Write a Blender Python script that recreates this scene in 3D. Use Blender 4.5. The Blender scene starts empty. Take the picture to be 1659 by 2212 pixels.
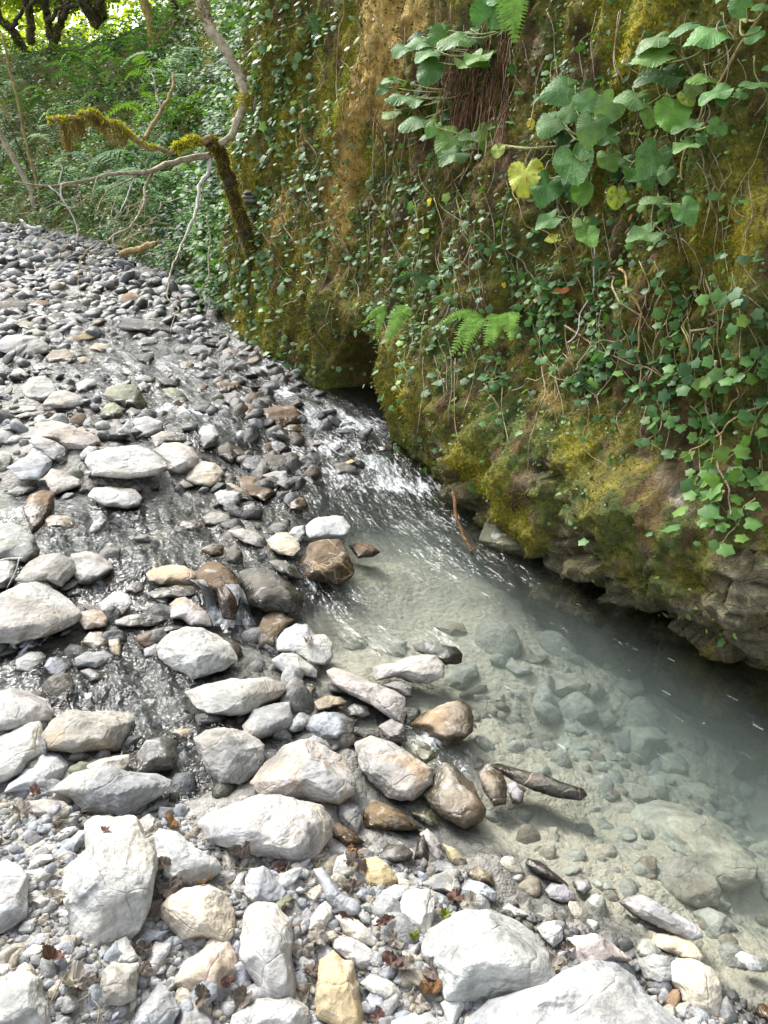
import bpy, bmesh, math, random
import numpy as np
from mathutils import Vector
from mathutils.bvhtree import BVHTree
random.seed(7); RNG = np.random.default_rng(7)
SC = bpy.context.scene; COL = SC.collection

# ------------------------------------------------------------------ camera
CAMZ = 1.75; PITCH = math.radians(24.0); F = 1703.0; CX, CY = 829.5, 1106.0
cam = bpy.data.cameras.new('camera'); camo = bpy.data.objects.new('camera', cam); COL.objects.link(camo)
camo.location = (0, 0, CAMZ); camo.rotation_euler = (math.pi/2 - PITCH, 0, 0)
cam.sensor_fit = 'VERTICAL'; cam.angle = 2*math.atan(CY/F); cam.clip_end = 500; cam.clip_start = 0.02
SC.camera = camo
CO, SI = math.cos(PITCH), math.sin(PITCH)
ORG = np.array([0, 0, CAMZ])
def ray(px, py):
    """direction through a point of the photograph, per unit of focal length"""
    a, v = (px-CX)/F, (CY-py)/F
    return np.array([a, CO+v*SI, -SI+v*CO])
def project(p):
    x, y, z = p[0], p[1], p[2]-CAMZ
    d = y*CO - z*SI; v = y*SI + z*CO
    return CX+F*x/d, CY-F*v/d
def plane_hit(px, py, z):
    r = ray(px, py); return ORG + r*((z-CAMZ)/r[2])

# ------------------------------------------------------------------ noise
def _hash(i, j, k, seed):
    n = (i*374761393 + j*668265263 + k*2147483647 + seed*974634539) & 0xffffffff
    n = ((n ^ (n >> 13))*1274126177) & 0xffffffff
    return n ^ (n >> 16)
_G = np.array([[1,1,0],[-1,1,0],[1,-1,0],[-1,-1,0],[1,0,1],[-1,0,1],[1,0,-1],[-1,0,-1],[0,1,1],[0,-1,1],[0,1,-1],[0,-1,-1]], float)
def noise(p, seed=0):
    p = np.asarray(p, float); f = np.floor(p); i = f.astype(np.int64); f = p-f
    u = f*f*f*(f*(f*6-15)+10); out = 0
    for a in (0, 1):
        for b in (0, 1):
            for c in (0, 1):
                g = _G[_hash(i[:,0]+a, i[:,1]+b, i[:,2]+c, seed) % 12]
                w = (u[:,0] if a else 1-u[:,0])*(u[:,1] if b else 1-u[:,1])*(u[:,2] if c else 1-u[:,2])
                out = out + w*(g[:,0]*(f[:,0]-a)+g[:,1]*(f[:,1]-b)+g[:,2]*(f[:,2]-c))
    return out
def fbm(p, oct=4, seed=0, gain=.5):
    p = np.asarray(p, float); s = 0; a = 1.0
    for o in range(oct):
        s = s + a*noise(p, seed+o*17); p = p*2.03; a *= gain
    return s
def sstep(a, b, x):
    t = np.clip((x-a)/(b-a), 0, 1); return t*t*(3-2*t)

# ------------------------------------------------------------------ objects
def mesh(name, V, Fc, mat=None, parent=None, smooth=True, uv=None, attrs=None, loc=None):
    """V (n,3), Fc (m,k) of one face size or a list of such arrays -> ONE mesh object"""
    me = bpy.data.meshes.new(name); V = np.ascontiguousarray(V, np.float32)
    Fs = Fc if isinstance(Fc, list) else [Fc]
    Fs = [np.asarray(f, np.int32) for f in Fs if len(f)]
    loops = np.concatenate([f.ravel() for f in Fs]); tot = np.concatenate([np.full(len(f), f.shape[1], np.int32) for f in Fs])
    me.vertices.add(len(V)); me.vertices.foreach_set('co', V.ravel())
    me.loops.add(len(loops)); me.loops.foreach_set('vertex_index', loops)
    me.polygons.add(len(tot)); st = np.zeros(len(tot), np.int32); st[1:] = np.cumsum(tot)[:-1]
    me.polygons.foreach_set('loop_start', st); me.polygons.foreach_set('loop_total', tot)
    me.polygons.foreach_set('use_smooth', np.full(len(tot), smooth))
    if uv is not None:
        l = me.uv_layers.new(name='UVMap'); l.data.foreach_set('uv', np.ascontiguousarray(np.asarray(uv, np.float32)[loops]).ravel())
    for k, a in (attrs or {}).items():
        a = np.asarray(a, np.float32)
        if a.ndim == 1:
            at = me.attributes.new(k, 'FLOAT', 'POINT'); at.data.foreach_set('value', a)
        else:
            at = me.attributes.new(k, 'FLOAT_COLOR', 'POINT')
            if a.shape[1] == 3: a = np.hstack([a, np.ones((len(a), 1), np.float32)])
            at.data.foreach_set('color', np.ascontiguousarray(a).ravel())
    me.update(calc_edges=True); me.validate()
    if mat: me.materials.append(mat)
    o = bpy.data.objects.new(name, me); COL.objects.link(o)
    if loc is not None: o.location = loc
    if parent: o.parent = parent
    return o
def empty(name, loc):
    o = bpy.data.objects.new(name, None); COL.objects.link(o); o.location = loc; o.empty_display_size = .05; return o
def tag(o, label, cat, group=None):
    o['label'] = label; o['category'] = cat
    if group: o['group'] = group
    return o
def kind(o, k): o['kind'] = k; return o
class Acc:
    """gathers vertices and faces of one mesh"""
    def __init__(s): s.V = []; s.F = {}; s.U = []; s.A = []; s.n = 0
    def add(s, V, Fc, uv=None, col=None):
        V = np.asarray(V, float)
        for f in (Fc if isinstance(Fc, list) else [Fc]):
            f = np.asarray(f)
            if len(f): s.F.setdefault(f.shape[1], []).append(f+s.n)
        s.V.append(V); s.n += len(V)
        s.U.append(np.zeros((len(V), 2)) if uv is None else np.asarray(uv, float))
        s.A.append(np.zeros((len(V), 3)) if col is None else np.broadcast_to(np.asarray(col, float), (len(V), 3)))
    def build(s, name, mat, parent=None, origin=None, smooth=True):
        V = np.vstack(s.V); o = np.zeros(3) if origin is None else np.asarray(origin, float)
        return mesh(name, V-o, [np.vstack(f) for f in s.F.values()], mat, parent, smooth, np.vstack(s.U), {'tint': np.vstack(s.A)},
                    loc=None if parent else o)
_ico = {}
def ico(n):
    if n not in _ico:
        b = bmesh.new(); bmesh.ops.create_icosphere(b, subdivisions=n, radius=1)
        V = np.array([v.co[:] for v in b.verts]); Fc = np.array([[v.index for v in f.verts] for f in b.faces]); b.free()
        _ico[n] = (V/np.linalg.norm(V, axis=1)[:, None], Fc)
    return _ico[n]
def catmull(P, n):
    P = np.asarray(P, float)
    if len(P) == 2: t = np.linspace(0, 1, n)[:, None]; return P[0]*(1-t)+P[1]*t
    Q = np.vstack([2*P[0]-P[1], P, 2*P[-1]-P[-2]]); t = np.linspace(0, len(P)-1-1e-9, n); i = t.astype(int); f = (t-i)[:, None]
    a, b, c, d = Q[i], Q[i+1], Q[i+2], Q[i+3]
    return .5*(2*b+(c-a)*f+(2*a-5*b+4*c-d)*f**2+(-a+3*b-3*c+d)*f**3)
def tube(P, R, sides=7, rough=0., seed=0):
    P = np.asarray(P, float); n = len(P); R = np.broadcast_to(np.asarray(R, float), (n,))
    T = np.gradient(P, axis=0); T /= np.linalg.norm(T, axis=1)[:, None]+1e-9
    ref = np.array([.31, .2, .93]) if abs(T[:, 2]).mean() < .8 else np.array([1., .1, 0])
    A = np.cross(T, ref); A /= np.linalg.norm(A, axis=1)[:, None]+1e-9; B = np.cross(T, A)
    th = np.linspace(0, 2*np.pi, sides, endpoint=False)
    V = P[:, None, :]+R[:, None, None]*(A[:, None]*np.cos(th)[None, :, None]+B[:, None]*np.sin(th)[None, :, None])
    V = V.reshape(-1, 3)
    if rough:
        rr = np.repeat(R, sides); C = np.repeat(P, sides, 0); k = 1+rough*fbm(V/(rr.mean()*2.2), 2, seed); V = C+(V-C)*k[:, None]
    i = np.arange(n-1)[:, None]*sides; j = np.arange(sides)[None]; k = (j+1) % sides
    Fc = np.stack([i+j, i+k, i+sides+k, i+sides+j], -1).reshape(-1, 4)
    V = np.vstack([V, P[:1], P[-1:]]); c0, c1 = n*sides, n*sides+1
    jj = np.arange(sides); kk = (jj+1) % sides; e = (n-1)*sides
    caps = np.vstack([np.stack([np.full(sides, c0), kk, jj], -1), np.stack([np.full(sides, c1), e+jj, e+kk], -1)])
    return V, [Fc, caps]
def unit(a): a = np.asarray(a, float); return a/(np.linalg.norm(a, axis=-1, keepdims=True)+1e-12)

# ------------------------------------------------------------------ materials
class NT:
    def __init__(s, name):
        s.m = bpy.data.materials.new(name); s.m.use_nodes = True; s.t = s.m.node_tree; s.t.nodes.clear()
        s.out = s.n('ShaderNodeOutputMaterial')
    def n(s, typ, **kw):
        nd = s.t.nodes.new(typ)
        for k, v in kw.items():
            if k.startswith('i_'):
                k = k[2:]; k = int(k) if k.isdigit() else k.replace('_', ' ')
                if hasattr(v, 'is_output') or isinstance(v, bpy.types.NodeSocket): s.t.links.new(v, nd.inputs[k])
                else: nd.inputs[k].default_value = v
            else: setattr(nd, k, v)
        return nd
    def L(s, a, b): s.t.links.new(a, b)
    def math(s, op, a, b=None, c=None, clamp=False):
        nd = s.n('ShaderNodeMath', operation=op, use_clamp=clamp)
        for i, x in enumerate((a, b, c)):
            if x is None: continue
            if isinstance(x, (int, float)): nd.inputs[i].default_value = x
            else: s.L(x, nd.inputs[i])
        return nd.outputs[0]
    def vmath(s, op, a, b):
        nd = s.n('ShaderNodeVectorMath', operation=op)
        for i, x in enumerate((a, b)):
            if isinstance(x, (tuple, list)): nd.inputs[i].default_value = x
            else: s.L(x, nd.inputs[i])
        return nd.outputs[0]
    def noise(s, vec, scale, detail=4, rough=.55, dist=0):
        nd = s.n('ShaderNodeTexNoise', i_Scale=scale, i_Detail=detail, i_Roughness=rough, i_Distortion=dist); s.L(vec, nd.inputs['Vector']); return nd.outputs[0]
    def ramp(s, x, stops):
        nd = s.n('ShaderNodeValToRGB'); s.L(x, nd.inputs[0]); e = nd.color_ramp.elements
        while len(e) < len(stops): e.new(.5)
        for el, (p, c) in zip(e, stops):
            el.position = p; el.color = (c, c, c, 1) if isinstance(c, (int, float)) else (*c, 1)
        return nd.outputs[0]
    def mix(s, f, a, b, blend='MIX'):
        nd = s.n('ShaderNodeMix', data_type='RGBA', blend_type=blend)
        for i, x in ((0, f), (6, a), (7, b)):
            if isinstance(x, (int, float)): nd.inputs[i].default_value = x
            elif isinstance(x, (tuple, list)): nd.inputs[i].default_value = (*x, 1)
            else: s.L(x, nd.inputs[i])
        return nd.outputs[2]
    def attr(s, name, typ='GEOMETRY'):
        nd = s.n('ShaderNodeAttribute', attribute_name=name, attribute_type=typ); return nd
    def bump(s, h, strength, dist=.02, normal=None):
        nd = s.n('ShaderNodeBump', i_Distance=dist)
        if isinstance(strength, (int, float)): nd.inputs['Strength'].default_value = strength
        else: s.L(strength, nd.inputs['Strength'])
        s.L(h, nd.inputs['Height'])
        if normal: s.L(normal, nd.inputs['Normal'])
        return nd.outputs[0]
    def principled(s, color, rough=.6, normal=None, **kw):
        nd = s.n('ShaderNodeBsdfPrincipled')
        for k, x in (('Base Color', color), ('Roughness', rough), ('Normal', normal)):
            if x is None: continue
            if isinstance(x, (int, float)): nd.inputs[k].default_value = x
            elif isinstance(x, tuple): nd.inputs[k].default_value = (*x, 1)
            else: s.L(x, nd.inputs[k])
        for k, v in kw.items(): nd.inputs[k.replace('_', ' ')].default_value = v
        s.L(nd.outputs[0], s.out.inputs[0]); return nd

def rock_material(name, veins=False):
    t = NT(name); tc = t.n('ShaderNodeTexCoord'); oi = t.n('ShaderNodeObjectInfo'); geo = t.n('ShaderNodeNewGeometry')
    off = t.math('MULTIPLY', oi.outputs['Random'], 37.0)
    co = t.n('ShaderNodeCombineXYZ'); [t.L(off, co.inputs[i]) for i in range(3)]
    v = t.vmath('ADD', tc.outputs['Object'], co.outputs[0])
    mp = t.n('ShaderNodeMapping', i_Scale=(4, 5, 30)); t.L(v, mp.inputs['Vector'])
    rot = t.n('ShaderNodeCombineXYZ'); t.L(t.math('MULTIPLY', oi.outputs['Random'], 6.), rot.inputs[0]); t.L(t.math('MULTIPLY', oi.outputs['Random'], 17.), rot.inputs[1]); t.L(rot.outputs[0], mp.inputs['Rotation'])
    n1 = t.noise(v, 7, 5, .6, .4); n2 = t.noise(v, 55, 4, .7); n3 = t.noise(mp.outputs[0], 1.0, 4, .6, .5); n4 = t.noise(v, 4.0, 4, .6, .8)
    c = t.mix(1, oi.outputs['Color'], t.ramp(n1, [(.3, .58), (.52, 1.0), (.72, 1.2)]), 'MULTIPLY')
    c = t.mix(1, c, t.ramp(n2, [(.3, .78), (.6, 1.05)]), 'MULTIPLY')
    c = t.mix(1, c, t.ramp(n3, [(.36, .74), (.5, 1.0), (.66, 1.1)]), 'MULTIPLY')
    n6 = t.noise(v, 9.0, 5, .6, 1.2); n7 = t.noise(v, 2.6, 3, .5, .6)
    c = t.mix(t.math('MULTIPLY', t.ramp(n7, [(.45, 0.), (.62, 1.)]), .55), c, t.mix(1, c, (1.12, .98, .80), 'MULTIPLY'))
    c = t.mix(t.math('MULTIPLY', t.ramp(n6, [(.54, 0.), (.60, 1.)]), .5), c, t.mix(1, c, (.66, .68, .68), 'MULTIPLY'))
    c = t.mix(t.math('MULTIPLY', t.ramp(n6, [(.36, 1.), (.42, 0.)]), .35), c, (.55, .55, .52))
    st = t.attr('stain', 'OBJECT')
    c = t.mix(t.math('MULTIPLY', t.ramp(n4, [(.52, 0.), (.64, 1.)]), st.outputs['Fac']), c, (.40, .23, .07))
    vo = t.n('ShaderNodeTexVoronoi', feature='DISTANCE_TO_EDGE', i_Scale=5.5); 
    wv = t.vmath('ADD', v, t.vmath('MULTIPLY', t.n('ShaderNodeTexNoise', i_Scale=6.0, i_Vector=v).outputs[1], (.22, .22, .22))); t.L(wv, vo.inputs['Vector'])
    ln = t.ramp(vo.outputs[0], [(0.0, 1.), (.028, 0.)])
    ve = t.attr('vein', 'OBJECT')
    c = t.mix(t.math('MULTIPLY', ln, ve.outputs['Fac']), c, (.62, .5, .32))
    sp = t.noise(v, 160, 2, .6)
    c = t.mix(t.ramp(sp, [(.66, 0.), (.72, .55)]), c, (.09, .085, .08))
    # wet band up from the waterline of each stone
    z = t.n('ShaderNodeSeparateXYZ'); t.L(geo.outputs['Position'], z.inputs[0])
    wz = t.attr('wet_z', 'OBJECT')
    d = t.math('SUBTRACT', t.math('ADD', wz.outputs['Fac'], t.math('MULTIPLY', t.math('SUBTRACT', n1, .5), .10)), z.outputs[2])
    wet = t.n('ShaderNodeMapRange', i_From_Min=-.008, i_From_Max=.010); t.L(d, wet.inputs['Value'])
    c = t.mix(wet.outputs[0], c, t.mix(1, c, (.27, .25, .22), 'MULTIPLY'))
    r = t.n('ShaderNodeMapRange', i_To_Min=.82, i_To_Max=.16); t.L(wet.outputs[0], r.inputs['Value'])
    h = t.math('ADD', t.math('MULTIPLY', n1, 1.2), t.math('ADD', t.math('MULTIPLY', n2, .16), t.math('ADD', t.math('MULTIPLY', n3, .55), t.math('MULTIPLY', ln, -.10))))
    p = t.principled(c, r.outputs[0], t.bump(h, .7, .028)); p.inputs['Specular IOR Level'].default_value = .4
    return t.m
# ------------------------------------------------------------------ the foot of the bank, as a curve on the ground
BANK = catmull([(5.6,-5.2),(4.3,-2.5),(3.2,-.4),(2.25,1.25),(1.43,2.43),(.90,3.1),(.45,3.97),(.04,4.95),(-.65,6.08),(-1.29,7.1),(-2.1,9.4),(-4.3,13.2),(-8,17.4),(-14,21.),(-24,24.5)], 1400)
_seg = np.linalg.norm(np.diff(BANK, axis=0), axis=1); BS = np.concatenate([[0], np.cumsum(_seg)])
_tan = unit(np.gradient(BANK, axis=0))
for _ in range(30): _tan = unit(np.vstack([_tan[:1], (_tan[:-2]+_tan[1:-1]*2+_tan[2:]), _tan[-1:]]))
BN = np.stack([-_tan[:, 1], _tan[:, 0]], 1)                 # towards the stream
def bank_sd(XY):
    """(s, signed distance into the stream side) for points on the ground"""
    S = np.empty(len(XY)); D = np.empty(len(XY)); Bc = BANK[::4]; Nc = BN[::4]; Sc = BS[::4]
    for a in range(0, len(XY), 20000):
        q = XY[a:a+20000]; d2 = ((q[:, None]-Bc[None])**2).sum(2); i = d2.argmin(1)
        S[a:a+20000] = Sc[i]; D[a:a+20000] = ((q-Bc[i])*Nc[i]).sum(1)
    return S, D
def bank_s(x, y): return float(bank_sd(np.array([[x, y]], float))[0][0])
S_CAVE = bank_s(-.20, 5.30); S_R = bank_s(.45, 3.97); S_WALL = bank_s(-1.6, 8.0); S_HILL = bank_s(-4.3, 13.2)

# ------------------------------------------------------------------ water level and bed, from points read off the photograph
_W = [(1659,1460,0),(1250,1270,0),(1000,1100,0),(930,1080,.01),(800,1300,0),(720,1350,0),(900,1500,0),(1050,1800,0),(1300,2000,0),(1600,2150,0),(1200,1900,0),(1000,1600,0),(850,1230,0),(800,1150,.01),(1659,2300,0),
 (850,1030,.06),(750,940,.14),(650,850,.22),(560,770,.30),(500,700,.35),(600,1030,.14),(600,1130,.10),(690,1000,.12),
 (470,1262,.14),(560,1240,.12),(500,1340,.03),(560,1390,.01),(300,1180,.17),(100,1170,.20),(100,1100,.22),(250,1450,.10),(100,1470,.12),(350,1600,.06),(430,1700,.03),(300,1560,.08),(-200,1500,.14),(-200,1200,.24),
 (420,900,.27),(250,960,.27),(100,800,.33),(300,760,.33),(200,690,.38),(0,620,.43),(300,620,.41),(0,545,.48),(200,520,.52),(0,495,.60),(-300,520,.6),(-300,700,.42),
 (600,1800,.0),(300,1850,.0),(600,2100,.0),(0,1900,.03),(1100,2200,0),(-300,1900,.05)]
_WP = np.array([[*plane_hit(x, y, z)[:2], z] for x, y, z in _W])
_Hc = [(1300,1400,-.42),(1600,1550,-.55),(1150,1280,-.42),(1000,1200,-.34),(900,1180,-.26),(780,1200,-.16),(720,1290,-.12),(900,1350,-.16),(1000,1480,-.2),(1200,1600,-.3),(1400,1650,-.42),(1600,1800,-.5),(1500,1780,-.36),(1300,1800,-.20),(1150,1780,-.12),(1100,1720,-.12),
 (1150,1840,-.06),(1250,1920,-.045),(1380,1970,-.05),(1500,2000,-.12),(1620,2000,-.25),(1560,2100,-.07),(1640,2180,-.04),(1050,1860,.03),(1200,1985,.03),(1350,2030,.02),(1450,2070,.02),(1570,2170,.02),(1600,2212,.06),
 (300,1850,.15),(600,1950,.10),(100,2100,.2),(900,2100,.10),(1100,2212,.12),(800,1960,.07),(450,1780,.05),(820,1860,.02),(860,1760,-.02),(100,1780,.12),(0,1900,.16),(600,1780,.06),(1300,2200,.08),
 (700,1600,.02),(850,1600,-.02),(600,1480,.0),(760,1480,-.05),(900,1540,-.06),(940,1640,-.05),
 (250,1450,-.09),(100,1470,-.08),(350,1600,-.08),(420,1700,-.06),(300,1560,-.08),(300,1180,-.09),(150,1170,-.09),(380,1150,-.08),(430,1220,-.07),(260,1230,-.07),(330,1490,-.09),(500,1340,-.09),(470,1262,-.03),
 (230,1330,.03),(60,1330,.04),(100,1600,.03),(200,1690,.04),(500,1560,.0),(400,1400,.0),(700,1200,.0),(600,1180,.01),
 (300,1010,.04),(50,1000,.04),(420,1110,.03),(480,1070,.02),(200,920,.02),(100,950,.04),(330,930,.0),(50,760,.03),(0,880,.04),
 (700,900,-.07),(750,940,-.08),(800,1040,-.09),(650,960,-.05),(560,770,-.08),(500,730,-.06),(620,820,-.08),(450,840,-.08),(400,900,-.09),(560,920,-.07),(250,830,-.05),(150,790,-.04),
 (300,800,-.06),(200,720,-.07),(400,720,-.06),(470,740,-.07),(100,670,-.07),(250,680,-.07),(350,650,-.01),(200,620,.02),(380,620,.03),(350,600,.04),(50,540,.02),(200,520,.04),(-200,540,.04),(-300,700,.03),(-300,1200,.06),(-300,1600,.1)]
_wl = lambda XY: _idw(XY, _WP[:, :2], _WP[:, 2])
def _idw(XY, P, val, p=3.2, eps=.02):
    out = np.empty(len(XY))
    for a in range(0, len(XY), 20000):
        q = XY[a:a+20000]; sc = .35+.25*np.linalg.norm(q, axis=1)          # blur grows with distance
        d2 = ((q[:, None]-P[None])**2).sum(2)/(sc**2)[:, None]; w = (d2+eps)**(-p/2)
        out[a:a+20000] = (w*val).sum(1)/w.sum(1)
    return out
def water_z(XY):
    XY = np.asarray(XY, float); return _wl(XY)
_HP = []
for x, y, o in _Hc:
    z = 0.
    for _ in range(4): P = plane_hit(x, y, z+o); z = float(water_z(P[None, :2])[0])
    _HP.append([*plane_hit(x, y, z+o)[:2], o])
_HP = np.array(_HP)
def bed_z(XY, detail=True):
    XY = np.asarray(XY, float); z = water_z(XY)+_idw(XY, _HP[:, :2], _HP[:, 2], 3.0, .015)
    p3 = np.c_[XY, np.zeros(len(XY))]; r = np.linalg.norm(XY, axis=1)
    z = z+.030*fbm(p3*2.6, 3, 5)*np.clip(r/3, .5, 2.2)
    if detail: z = z+.010*fbm(p3*14, 3, 9)
    return z
def ground(px, py, off=0.):
    r = ray(px, py); t = np.linspace(.8, 32, 1600)[:, None]; P = ORG+r*t
    g = P[:, 2]-bed_z(P[:, :2], False)-off; i = np.argmax(g < 0)
    if i == 0: i = 1
    a = g[i-1]/(g[i-1]-g[i]+1e-9); return P[i-1]*(1-a)+P[i]*a

# polar tessellation of the ground
rr = np.concatenate([[0.0], np.geomspace(.25, 34, 330), np.geomspace(36, 160, 10)])
th = np.radians(np.concatenate([np.linspace(-180, -42, 60, endpoint=False), np.linspace(-42, 42, 520, endpoint=False), np.linspace(42, 180, 60, endpoint=False)]))
def polar(rr, th, wrap=True):
    R, T = np.meshgrid(rr, th, indexing='ij'); XY = np.stack([R*np.sin(T), R*np.cos(T)], -1).reshape(-1, 2)
    n, m = len(rr), len(th); i = np.arange(n-1)[:, None]*m; j = np.arange(m if wrap else m-1)[None]; k = (j+1) % m
    return XY, np.stack([i+j, i+m+j, i+m+k, i+k], -1).reshape(-1, 4)
XY, Fq = polar(rr, th); Fq = Fq[:, ::-1]
_, dB = bank_sd(XY)
Z = bed_z(XY); far = np.linalg.norm(XY, axis=1)
Z = np.where(dB < 0, Z+np.clip(dB, -2, 0)*.3, Z)

def ground_mat():
    t = NT('gravel silt'); geo = t.n('ShaderNodeNewGeometry'); P = geo.outputs['Position']
    n1 = t.noise(P, 3.5, 5, .6); n2 = t.noise(P, 38, 5, .7)
    v1 = t.n('ShaderNodeTexVoronoi', i_Scale=34.0); t.L(P, v1.inputs['Vector'])
    v2 = t.n('ShaderNodeTexVoronoi', i_Scale=110.0); t.L(P, v2.inputs['Vector'])
    bw = t.n('ShaderNodeSeparateColor'); t.L(v1.outputs['Color'], bw.inputs[0])
    c = t.ramp(bw.outputs[0], [(0., (.17, .165, .15)), (.4, (.27, .265, .25)), (.75, (.36, .35, .33)), (1., (.46, .45, .42))])
    c = t.mix(t.ramp(n1, [(.42, 0.), (.58, .8)]), c, (.33, .32, .29))
    c = t.mix(1, c, t.ramp(n2, [(.3, .6), (.65, 1.15)]), 'MULTIPLY')
    w = t.attr('wet'); c = t.mix(w.outputs['Fac'], c, t.mix(1, c, (.40, .385, .35), 'MULTIPLY'))
    r = t.n('ShaderNodeMapRange', i_To_Min=.9, i_To_Max=.35); t.L(w.outputs['Fac'], r.inputs['Value'])
    si = t.attr('silt').outputs['Fac']; c = t.mix(si, c, t.mix(1, (.52, .485, .385), t.ramp(n2, [(.3, .82), (.65, 1.06)]), 'MULTIPLY'))
    h = t.math('ADD', t.math('MULTIPLY', v1.outputs['Distance'], -1.0), t.math('ADD', t.math('MULTIPLY', n2, .8), t.math('MULTIPLY', v2.outputs['Distance'], -.35)))
    t.principled(c, r.outputs[0], t.bump(h, .8, .016)); return t.m
Wz = water_z(XY); wet = 1-sstep(.005, .045, Z-Wz); wet = np.where((Wz-Z > .03) & (Wz < .04), np.clip(1-(Wz-Z-.03)*12, 0, 1)*wet, wet)
GROUND = kind(mesh('stream_bed', np.c_[XY, Z], Fq, ground_mat(), attrs={'wet': wet*np.where(Wz < .03, .62, 1.)*(1-sstep(.02, .05, Wz-Z)*(Wz < .03)), 'silt': sstep(.015, .05, Wz-Z)*(Wz < .035)}), 'structure')

# ------------------------------------------------------------------ water: a closed body, its sheet following the fall of the stream
FOAM_GLINT = [(960,1115,.14,.40),(700,890,.22,1),(770,915,.2,1),(720,960,.2,.8),(650,975,.18,.6),(850,1045,.16,1),(905,1055,.16,.9),(820,1010,.16,.9),(570,780,.2,.8),(620,825,.2,.85),(525,738,.2,.7),(485,702,.25,.5),(360,880,.15,.9),(425,890,.2,.9),(460,910,.2,.5),(495,1345,.07,.9),(470,1330,.05,.8),(440,1060,.15,.2),(120,672,.35,.8),(250,680,.4,.5),(380,700,.4,.5),(420,780,.3,.5),(230,800,.3,.5),(690,1260,.1,.55),(930,1600,.06,.9),(980,1660,.05,.5),(330,1180,.2,.3),(250,1500,.2,.25),(60,1390,.1,.6),(70,1470,.1,.4),(640,1000,.15,.8),(750,1030,.2,.7),(400,1620,.1,.4),(20,1110,.12,.6)]  # white water; the weak entries in the channels paint glints as white streaks
RAP = [(1100,1240,.25,.5),(1250,1350,.25,.36),(1400,1460,.25,.30),(1550,1550,.25,.28),(700,900,.7,1),(820,1030,.5,1),(560,780,.7,1),(400,880,.7,1),(200,700,1.6,1),(350,1160,.5,.9),(150,1170,.5,.9),(480,1250,.25,1),(250,1480,.4,.9),(350,1600,.3,.9),(430,1700,.2,.8),(660,1260,.22,.8),(720,1300,.2,.6),(920,1110,.35,.85),(1000,1200,.3,.7),(1150,1300,.3,.28),(930,1610,.12,.9),(620,1050,.4,.9),(400,720,.9,1),(100,600,2,1),(800,1380,.15,.5),(950,1390,.15,.5),(300,560,2.5,1)]
rw = np.geomspace(.7, 26, 560); tw = np.radians(np.linspace(-50, 46, 640))
XYw, Fw = polar(rw, tw, False); Fw = Fw[:, ::-1]
Sw, Dw = bank_sd(XYw); Ww = water_z(XYw)
def blobs(XY, L):
    o = np.zeros(len(XY))
    for x, y, r, k in L:
        P = plane_hit(x, y, float(water_z(plane_hit(x, y, .1)[None, :2])[0]))
        o = np.maximum(o, k*np.exp(-((XY-P[:2])**2).sum(1)/(r*r)))
    return o
rap = np.clip(blobs(XYw, RAP), 0, 1); foam_glint = blobs(XYw, FOAM_GLINT)
pf = np.c_[Sw*2.2, Dw*7., np.zeros(len(XYw))]
Zw = Ww+rap*(.020*fbm(pf*1.6, 3, 3)+.012*fbm(np.c_[XYw*9, np.zeros(len(XYw))], 2, 4))+.055*np.clip(foam_glint, 0, 1)*fbm(pf*1.3+9, 3, 12)
n_r, n_t = len(rw), len(tw); nv = len(XYw)
rim = np.concatenate([np.arange(n_t), np.arange(1, n_r)*n_t+n_t-1, (n_r-1)*n_t+np.arange(n_t-2, -1, -1), np.arange(n_r-2, 0, -1)*n_t])
Vw = np.vstack([np.c_[XYw, Zw], np.c_[XYw[rim], np.full(len(rim), -1.4)], [[0, 8, -1.4]]])
m = len(rim); b = nv+np.arange(m); bn = nv+(np.arange(m)+1) % m; rn = np.roll(rim, -1)
side = np.stack([rim, b, bn, rn], -1)[:, ::-1]; bot = np.stack([b, np.full(m, nv+m), bn], -1)[:, ::-1]
ext = lambda a: np.concatenate([a, np.zeros(m+1)])
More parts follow.
